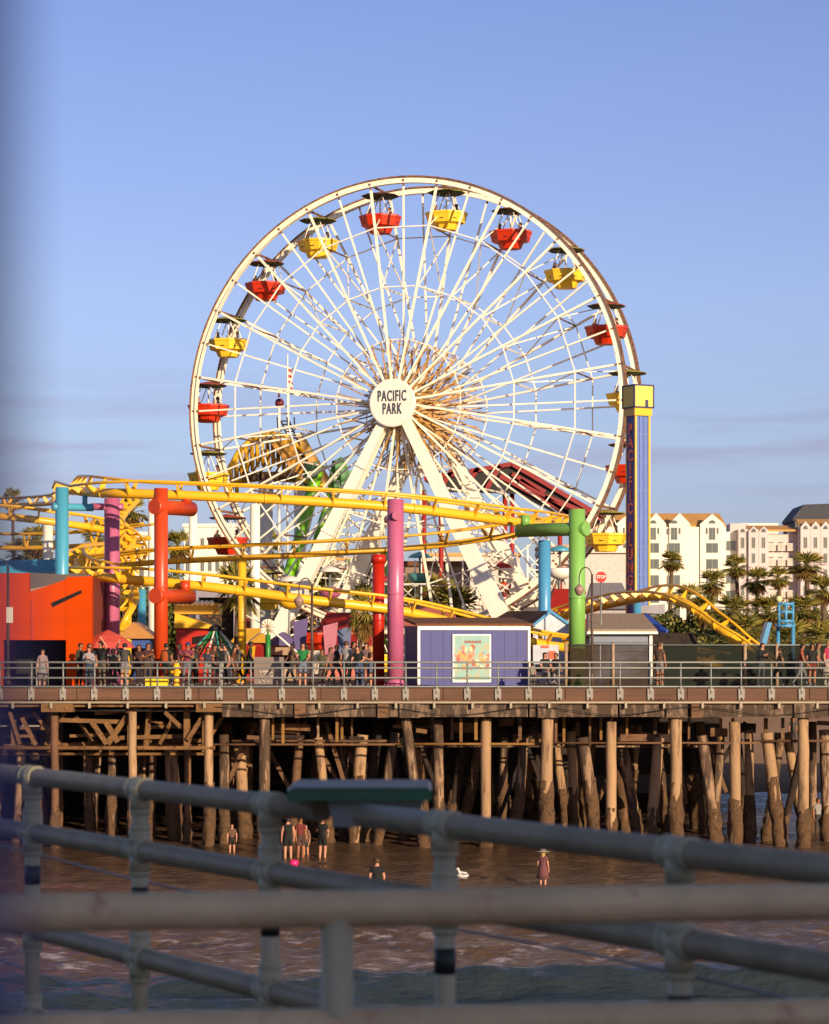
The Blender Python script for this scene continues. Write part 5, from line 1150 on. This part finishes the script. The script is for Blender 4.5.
pl = [(669, 562, 330, 'lone slim palm before the white hotel, nearest the blue tower', 1, 1.15), (714, 583, 300, 'palm just left of the gap between the white and lilac hotel wings', 0, 1.15), (741, 567, 305, 'tall palm before the left end of the lilac hotel', 1, 1.15), (757, 581, 300, 'fuller palm touching the tall one before the lilac hotel', 0, 1.1),
      (783, 578, 310, 'palm before the middle of the lilac hotel', 1, 1.1), (811, 566, 290, 'big round headed palm before the right half of the lilac hotel', 0, 1.35), (826, 590, 270, 'palm cut by the right edge of the picture', 0, 1.2),
      (736, 612, 250, 'short bushy palm behind the end of the yellow track', 2, 1.2), (765, 612, 240, 'short palm left of the blue ride frame', 0, 1.2), (790, 640, 225, 'low palm just right of the blue ride frame', 2, 1.2), (806, 612, 240, 'mid height palm right of the blue ride frame', 0, 1.2), (817, 640, 215, 'low palm at the right edge above the fence', 0, 1.1),
      (688, 600, 280, 'palm crown peeping over the crest of the yellow track', 2, 1.1), (703, 610, 260, 'palm between the yellow track and the white hotel', 0, 1.), (748, 632, 220, 'low palm touching the lower end of the yellow track', 0, 1.),
      (34, 541, 260, 'palm left of the white column behind the light blue column', 0, 1.35), (16, 500, 300, 'tall thin palm at the far left above the tracks', 1, .9), (23, 553, 270, 'dusky palm low at the left edge', 2, 1.3), (130, 512, 250, 'palm head between the pink and the orange column', 0, .95), (176, 546, 255, 'palm right of the orange column', 0, .95), (262, 545, 250, 'palm seen through the wheel beside a white column', 0, 1.1), (84, 562, 255, 'palm between the light blue and the pink column', 0, 1.25), (100, 535, 280, 'palm top behind the track left of the pink column', 2, 1.),
      (440, 598, 172, 'dark green palm growing between the right wheel leg and the pink column', 0, 1.2), (428, 618, 168, 'low palm by the foot of the right wheel leg', 2, 1.1), (236, 592, 121, 'thin brown feathery palm before the yellow column', 2, .55), (358, 612, 119, 'wispy palm left of the red column', 1, .5), (322, 590, 166, 'palm between the left wheel leg and the green beams', 0, 1.1), (372, 585, 176, 'palm behind the red column', 2, 1.2), (300, 612, 160, 'low palm behind the violet panel', 0, .9), (460, 612, 158, 'palm leaning by the brown pavilion', 0, 1.1), (415, 600, 166, 'palm just right of the pink middle column', 0, 1.2), (512, 600, 185, 'palm behind the base of the right wheel leg', 2, 1.1),
      (205, 628, 140, 'low palm in the crowd behind the maypole ride', 2, .6)]
for a in pl: palm(*a)
def tree_proto(seed, h, r):
    rp = random.Random(seed); t = thing('tree', '', 'tree', (0, 0, 0), 'broad leaved trees behind the park')
    m = MB(); m.path([(0, 0, 0), (.1, 0, h*.3), (.2, .1, h*.6)], [.3, .24, .15], 8)
    cl = [(Vector((rp.uniform(-r, r)*.7, rp.uniform(-r, r)*.7, h*rp.uniform(.5, .9))), r*rp.uniform(.35, .6)) for _ in range(9)]
    for c, q in cl: m.path([(.15, .05, h*.45), c], [.12, .04], 6)
    m.build('trunk', trunk_m, t, local=True); g = MB()
    for c, q in cl:
        for i in range(420):
            v = Vector((rp.gauss(0, 1), rp.gauss(0, 1), rp.gauss(0, 1))).normalized()*q*rp.uniform(.55, 1.08)
            p = c+v; a = Vector((rp.gauss(0, 1), rp.gauss(0, 1), rp.gauss(0, 1))).normalized(); b = a.cross(v).normalized()*.15; a = a*.17
            g.add([p-a, p+b, p+a, p-b], [(0, 1, 2, 3)])
    g.build('crown', lf, t, local=True); return t
tp = [tree_proto(5, 6.5, 3.2), tree_proto(6, 5.5, 3.0)]; tu = [0, 0]
tl = [(672, 640, 235, 'tree behind the brown slatted screen'), (690, 636, 240, 'tree under the crest of the yellow track'), (712, 640, 250, 'tree below the yellow track near its lower end'), (733, 645, 245, 'tree behind the lower end of the yellow track'), (757, 648, 235, 'tree left of the blue chute'), (775, 646, 250, 'tree behind the blue chute'), (796, 645, 245, 'tree right of the blue ride frame'), (815, 640, 240, 'tree above the fence near the right edge'), (834, 632, 250, 'tree cut by the right edge'),
      (681, 612, 262, 'tree beside the lone slim palm, above the track crest'), (722, 628, 255, 'tree above the lower end of the yellow track'), (745, 626, 256, 'tree between the track end and the blue chute'), (786, 628, 262, 'tree framed by the blue ride frame'), (808, 626, 262, 'tree under the big round headed palm'), (823, 650, 228, 'low tree behind the pink shirted person'),
      (700, 616, 300, 'tree at the foot of the white hotel'), (727, 618, 295, 'tree before the seam of the two hotel wings'), (770, 615, 300, 'tree at the foot of the lilac hotel'), (800, 608, 300, 'tree at the right foot of the lilac hotel'), (828, 618, 290, 'tree at the right edge under the hotel'),
      (10, 578, 240, 'tree at the far left under the tracks'), (45, 582, 245, 'tree behind the white column at the left'), (78, 585, 240, 'tree behind the light blue column'), (118, 575, 260, 'tree behind the pink column on the left'), (262, 572, 240, 'tree seen through the lower left of the wheel'), (285, 570, 245, 'tree seen through the wheel right of the palm'), (450, 625, 180, 'dark tree at the foot of the right wheel leg'), (400, 620, 182, 'dark tree behind the pink middle column'), (175, 580, 250, 'tree behind the orange column')]
for i, (px, py, d, lab) in enumerate(tl):
    k = i % 2; o = tp[k] if not tu[k] else copy_tree(tp[k]); tu[k] = 1
    gz = DECK if d < 200 else float(shore(d)); zt = Z(py, d); h = [6.5, 5.5][k]*1.05
    s = 1.25 if d > 200 else .6
    o.scale = (s, s, max(.5, (zt-gz)/h*1.0) if True else 1); o.location = (X(px, d), d, gz); o.rotation_euler = (0, 0, random.uniform(0, 6.28)); o['label'] = lab

def window(parent, x0, x1, z0, z1, y, arch=False, bal=False):
    m = MB(); m.box2((x0, y-.10, z0), (x1, y-.004, z1)); f = m.build('window', frame_m, parent)
    m = MB(); nx = 2 if x1-x0 < 3 else 3
    for i in range(nx):
        a = x0+.08+(x1-x0-.08)*i/nx; b = x0+(x1-x0-.08)*(i+1)/nx; m.box2((a, y-.14, z0+.08), (b, y-.102, z1-.08))
    m.build('pane', glass, f)
    if bal:
        m = MB(); m.box2((x0-.2, y-1.0, z0-.2), (x1+.2, y-.01, z0-.05)); 
        for i in range(14): xx = x0-.2+(x1-x0+.4)*i/13; m.box2((xx-.03, y-1.0, z0-.05), (xx+.03, y-.94, z0+.95))
        m.box2((x0-.2, y-1.02, z0+.95), (x1+.2, y-.92, z0+1.03)); m.build('balcony', white_wall, f)
HD = 430.; S_ = HD/F; g0 = 9.
def hx(px): return X(px, HD)
def hz(py): return Z(py, HD)
hA = thing('white_hotel', 'bright white hotel wing with arched gables and clay tiled roof right of the blue tower', 'building', (hx(690), HD, g0))
m = MB(); m.box2((hx(588), HD, 3), (hx(726), HD+14, hz(527))); 
# gables
for c0, c1, pk in ((646, 666, 513), (669, 690, 513), (700, 724, 514), (616, 640, 514)): m.prism([(hx(c0), HD-.35, 3), (hx(c0), HD-.35, hz(524)), (hx((c0+c1)/2), HD-.35, hz(pk)), (hx(c1), HD-.35, hz(524)), (hx(c1), HD-.35, 3)], (0, 1.2, 0))
m.box2((hx(726.3), HD+3, 3), (hx(739), HD+15, hz(531))); wA = m.build('wall', hotel_w, hA)
m = MB(); m.prism([(hx(586), HD+.8, hz(527)+.02), (hx(727), HD+.8, hz(527)+.02), (hx(724), HD+7, hz(513)), (hx(590), HD+7, hz(513))], (0, 0, .3)); m.prism([(hx(586), HD+14, hz(527)), (hx(727), HD+14, hz(527)), (hx(724), HD+7, hz(513)), (hx(590), HD+7, hz(513))], (0, 0, .3)); m.build('roof', clay_roof, hA)
for cx_, wd in ((653, 6), (674, 6.5), (712, 6.5), (629, 6)):
    y = HD-.35; m = MB(); n_ = 12; r = 3.4*S_
    m.prism([(hx(cx_)+r*math.cos(math.pi*i/n_), y-.12, hz(523.5)+r*.95*math.sin(math.pi*i/n_)) for i in range(n_+1)], (0, .1, 0)); m.build('arched_window', glass, wA)
    window(wA, hx(cx_-wd/2), hx(cx_+wd/2), hz(540), hz(527.5), y)
    for s_ in (-1, 1): m = MB(); m.box2((hx(cx_+s_*(wd/2+2.2)-.8), y-.1, hz(534)), (hx(cx_+s_*(wd/2+2.2)+.8), y-.004, hz(528))); m.build('shutter', glass, wA)
    for z0, z1 in ((553, 543), (569, 559), (586, 575), (603, 592), (620, 609), (636, 626)): window(wA, hx(cx_-6), hx(cx_+6), hz(z0), hz(z1), y, bal=False)
for z0, z1 in ((550, 540), (566, 554), (583, 572), (600, 590), (617, 606)): window(wA, hx(728), hx(737.5), hz(z0), hz(z1), HD+3)
hB = thing('lilac_hotel', 'pale lilac hotel wing with rows of balconies and small gables at the right edge', 'building', (hx(790), HD, g0))
m = MB(); m.box2((hx(739.3), HD+1, 3), (hx(769), HD+15, hz(529))); m.box2((hx(769), HD+3.2, 3), (hx(800), HD+15, hz(533))); m.box2((hx(800), HD+1, 3), (hx(880), HD+15, hz(526)))
for c0, c1, pk, b_ in ((749, 759, 526, 531), (759.3, 769, 526, 531), (801, 811, 521, 527), (811.3, 821, 521, 527), (821.3, 831, 521, 527), (832, 842, 521, 527)): m.prism([(hx(c0), HD+.4, 3), (hx(c0), HD+.4, hz(b_)), (hx((c0+c1)/2), HD+.4, hz(pk)), (hx(c1), HD+.4, hz(b_)), (hx(c1), HD+.4, 3)], (0, 1.2, 0))
m.box2((hx(739), HD+12, 3), (hx(757), HD+20, hz(520))); wB = m.build('wall', hotel_l, hB)
m = MB(); m.box2((hx(752), HD+16, 3), (hx(792), HD+24, hz(518.5))); m.build('penthouse', hotel_w, hB)
m = MB(); m.prism([(hx(748), HD+1.6, hz(531)), (hx(801), HD+1.6, hz(531)), (hx(795), HD+8, hz(525)), (hx(752), HD+8, hz(525))], (0, 0, .3)); m.prism([(hx(800), HD+1.6, hz(526)+.05), (hx(880), HD+1.6, hz(526)+.05), (hx(880), HD+8, hz(518.5)), (hx(803), HD+8, hz(518.5))], (0, 0, .3)); m.build('roof', clay_roof, hB)
for cx_, y in ((754, HD+.4), (764, HD+.4), (743.5, HD+1), (806, HD+.4), (816, HD+.4), (826, HD+.4), (837, HD+.4)):
    for z0, z1 in ((548, 537), (563, 553), (579, 569), (595, 585), (611, 601)): window(wB, hx(cx_-1.8), hx(cx_+1.8), hz(z0), hz(z1), y)
    m = MB(); m.prism([(hx(cx_)+.35*math.cos(math.pi*i/8), y-.12, hz(532 if cx_ < 800 else 529)+.6*math.sin(math.pi*i/8)) for i in range(9)], (0, .1, 0)); m.build('arched_window', glass, wB)
for cx_ in (774, 783.5, 793):
    for z0, z1 in ((549, 541), (564, 556), (580, 571), (596, 588), (612, 604)):
        window(wB, hx(cx_-2.4), hx(cx_+2.4), hz(z0), hz(z1), HD+3.2, bal=True)
bk = thing('dark_roof_building', 'building with dark slate hipped roof rising behind the lilac hotel at the right edge', 'building', (hx(820), HD+40, g0)); H2 = HD+40
m = MB(); m.box2((X(795, H2), H2, 3), (X(900, H2), H2+15, Z(520, H2))); m.build('wall', mat('dark_stone', '#5a5450', .8), bk)
m = MB(); m.prism([P(793, 521, H2), P(793, 518, H2), P(804, 504.5, H2), P(900, 501, H2), P(900, 521, H2)], (0, 14, 0)); m.build('roof', slate, bk)
# low white blocks far behind on the left, a long shed under the tracks
def far_block(px0, px1, top, d, lab, wm, rows=2, n=6, rm=None, nm='far_building'):
    t = thing(nm, lab, 'building', (X((px0+px1)/2, d), d, 3)); m = MB(); m.box2((X(px0, d), d, 3), (X(px1, d), d+14, Z(top, d))); w_ = m.build('wall', wm, t)
    m = MB(); m.box2((X(px0, d)-.2, d-.3, Z(top, d)), (X(px1, d)+.2, d+14.2, Z(top, d)+.5)); m.build('parapet', rm or wm, t)
    for r_ in range(rows):
        for i in range(n):
            a = X(px0+(px1-px0)*(i+.25)/n, d); b = X(px0+(px1-px0)*(i+.75)/n, d); z = Z(top, d)-2.2-3.4*r_
            window(w_, a, b, z-1.2, z+.5, d)
far_block(184, 236, 527, 400, 'long low white building far behind the tracks left of the wheel', hotel_w, 2, 7)
far_block(118, 156, 535, 410, 'small white building far behind the left pink column', hotel_w, 2, 4)
far_block(300, 400, 560, 400, 'cream building far behind the middle of the wheel base', mat('far_cream', '#b8aa94', .8), 2, 8, clay_roof)
far_block(-60, 60, 572, 380, 'tan building far behind the orange building', mat('far_tan', '#9a8468', .8), 1, 8)
far_block(420, 520, 556, 420, 'pale building far behind the right wheel legs', mat('far_pale', '#c4b8a8', .8), 2, 8, clay_roof)
far_block(540, 590, 548, 415, 'white building far behind the lime green column', hotel_w, 2, 5, clay_roof)
far_block(840, 1100, 560, 460, 'white building beyond the right edge', hotel_w, 2, 8)
# ================================================================ the near pier: rails, table, post, added shade building behind
nd = MB(); nd.prism([(-15, -45, DECK-.3), (36, -45, DECK-.3), (29.6, -45+.2, DECK-.3), (-6.0, 17.63, DECK-.3), (-15, 17.63, DECK-.3)], (0, 0, .3)); o = nd.build('near_pier_deck', wood); tag(o, kind='structure')
RT = EYE-.47
def ring(m, c, ax, r, w_, n=20):
    ax = Vector(ax).normalized(); c = Vector(c); m.path([c-ax*w_/2, c-ax*w_*.3, c+ax*w_*.3, c+ax*w_/2], [r*.86, r, r, r*.86], n)
def railing_run(name, lab, a, b, levels, posts, mr, mp, r=.0335, rp=.028, fit=True, open_top=None):
    t = thing(name, lab, 'railing', (a[0], a[1], DECK)); a = Vector((a[0], a[1], 0)); b = Vector((b[0], b[1], 0)); dr = (b-a).normalized()
    for i, dz in enumerate(levels):
        segs = [(0, 1)]
        if i == 0 and open_top: segs = [(0, open_top[0]), (open_top[1], 1)]
        for s0, s1 in segs:
            p0 = a.lerp(b, s0); p1 = a.lerp(b, s1); p0.z = p1.z = RT-dz; k = 14
            m = MB(); m.path([p0.lerp(p1, j/k) for j in range(k+1)], r, 24); m.build('rail', mr, t)
    for f in posts:
        p = a.lerp(b, f) if not isinstance(f, Vector) else f
        m = MB(); m.tube((p.x, p.y, DECK-.02), (p.x, p.y, RT), rp, n=20); po_ = m.build('post', mp, t)
        m = MB()
        if not fit: continue
        for i, dz in enumerate(levels):
            z = RT-dz
            if open_top and i == 0 and False: continue
            m = MB(); c = Vector((p.x, p.y, z)); m.ball(c, r*1.16, 20, sz=1); ring(m, c-dr*.045, dr, r*1.2, .02); ring(m, c+dr*.045, dr, r*1.2, .02); m.tube(c-dr*.045, c+dr*.045, r*1.12, n=20)
            ring(m, c-Vector((0, 0, .075)), (0, 0, 1), rp*1.25, .02); m.tube(c-Vector((0, 0, .07)), c, rp*1.25, n=20)
            if i: ring(m, c+Vector((0, 0, .075)), (0, 0, 1), rp*1.25, .02); m.tube(c, c+Vector((0, 0, .07)), rp*1.25, n=20)
            m.build('fitting', mp, po_)
        m = MB()
        for zz in (levels[2]-.2, ):
            m.tube((p.x, p.y, RT-zz-.035), (p.x, p.y, RT-zz+.035), rp*1.03, n=20)
        m.build('tape_band', black_band, po_)
        m = MB(); pr = random.Random(int(p.x*1000))
        for zz in (levels[1]+.18, levels[2]-.30 if pr.random() < .5 else levels[2]+.1, levels[2]+.15):
            cc = Vector((p.x, p.y-rp*.96, RT-zz)); sh = [(pr.uniform(.6, 1.2)*.018*math.cos(q*math.pi/5), pr.uniform(.6, 1.3)*.03*math.sin(q*math.pi/5)-(.02 if q in (7, 8) else 0)) for q in range(10)]
            m.prism([cc+Vector((x_, abs(x_)*.5, z_)) for x_, z_ in sh], (0, .003, 0))
        m.build('rust_patch', rust, po_)
    return t
A = (-3.4, 13.05); B = (3.6, .69)         # rail line running back to the left
A_ = Vector((A[0], A[1], 0)); B_ = Vector((B[0], B[1], 0))
def para(px):                              # parameter along A-B of the point seen at column px
    best = min(range(4001), key=lambda i: abs(CX+F*(A_.lerp(B_, i/4000).x)/max(.2, A_.lerp(B_, i/4000).y)-px)); return best/4000
fr = railing_run('pipe_railing', 'grey blue pipe railing with ball fittings running away to the left', A, B, (0, .205, .56, .88), [para(-62), para(33), para(140), para(270), para(445), para(680), para(1010)], near_pipe, near_post, open_top=(para(322), para(362)))
d0, d1 = 4.62, 4.84
a0 = (X(-900, 4.4), 4.38); a1 = (X(1700, 5.05), 5.07)
nr = railing_run('pipe_railing', 'blurred pale grey pipe railing crossing the view nearest the camera', a0, a1, (0, .212, .56, .88), [.02, .4415, .93], near_pipe2, near_post, rp=.029, fit=False)
# green topped table fixed at the rail
q0 = para(300); c0 = A_.lerp(B_, para(357)); drv = (B_-A_).normalized(); nrm = Vector((drv.y, -drv.x, 0)); nrm = nrm if nrm.y > 0 else -nrm
tb = thing('bait_table', 'flat dark green topped bait table fixed in the near railing', 'table', (c0.x, c0.y, RT))
def tbox(px0, px1, z0, z1, y0, y1, nm, mm, inset=0):
    m = MB(); m.prism([(X(px0, y0)+inset, y0, z0), (X(px1, y0)-inset, y0, z0), (X(px1, y0), y0, z1), (X(px0, y0), y0, z1)], (0, y1-y0, 0)); return m.build(nm, mm, tb)
yt = 7.35
tp_ = tbox(287, 432, RT+.038, RT+.068, yt, yt+.5, 'table_top', dgreen)
m = MB(); m.box2((X(290, yt), yt+.02, RT+.069), (X(429, yt), yt+.48, RT+.074)); m.build('surface_mat', mat('slate_green_top', '#44544e', .5, .15, 6), tp_)
tbox(327, 424, RT-.04, RT+.037, yt+.06, yt+.42, 'tray', mat('grey_tray', '#7c8482', .5, .12, 6), inset=.02)
m = MB(); m.tube((X(360, yt+.2), yt+.2, RT-.9), (X(360, yt+.2), yt+.2, RT-.04), .02); 
# thin wires strung along the rail
wr = MB()
for dz0, dz1 in ((.30, .30), (.74, .72)):
    p0 = A_+nrm*.05; p1 = B_+nrm*.05
    wr.path([Vector((p0.lerp(p1, i/30).x, p0.lerp(p1, i/30).y, RT-dz0-.02*math.sin(i*.7))) for i in range(31)], .004, 6)
tag(wr.build('guard_wire', galv, None), 'thin slack guard wires strung behind the grey blue pipe railing', 'wire')
# dark blue lamp post right beside the camera, at the left edge
lp = thing('lamp_post', 'out of focus dark blue post filling the left edge close to the camera', 'post', (-.104, .28, DECK))
m = MB(); m.tube((-.104, .28, DECK), (-.104, .28, DECK+4.4),   .06, .06, n=32); m.build('pole', navy, lp)
m = MB(); m.lathe((-.104, .28, DECK), [(.12, 0), (.12, .04), (.1, .08), (.076, .4)], 24); m.build('base', navy, lp)
m = MB(); m.lathe((-.104, .28, DECK+4.4), [(.08, 0), (.2, .08), (.24, .35), (.15, .5), (.03, .56)], 16); m.build('lantern', mat('lantern_glass', '#9a7c70', .3), lp)
# unseen building added behind the camera to cast shade on near rails and water
rs = thing('shade_building', 'two storey building added behind the viewpoint to shade the near rails', 'building', (19, -30, DECK))
HB = 11.0
m = MB(); m.box2((4, -42, DECK), (34, -30, DECK+HB)); w_ = m.build('wall', mat('shade_building_wall', '#b8a890', .8), rs)
m = MB(); m.box2((3.6, -42.4, DECK+HB), (34.4, -29.6, DECK+HB+.4)); m.build('roof', slate, rs)
for i in range(9):
    for zz in (1.0, 4.6):
        window(w_, 5+i*3.2, 6.6+i*3.2, DECK+zz, DECK+zz+1.7, 0) if False else None
        m = MB(); m.box2((5+i*3.2, -29.996, DECK+zz), (6.7+i*3.2, -29.9, DECK+zz+1.7)); f = m.build('window', frame_m, w_)
        m = MB(); m.box2((5.1+i*3.2, -29.898, DECK+zz+.1), (6.6+i*3.2, -29.86, DECK+zz+1.6)); m.build('pane', glass, f)
for o in bpy.data.objects:
    if o.type == 'MESH' and o.parent is None and not o.get('kind') and not o.get('label'): print('UNLABELLED', o.name)
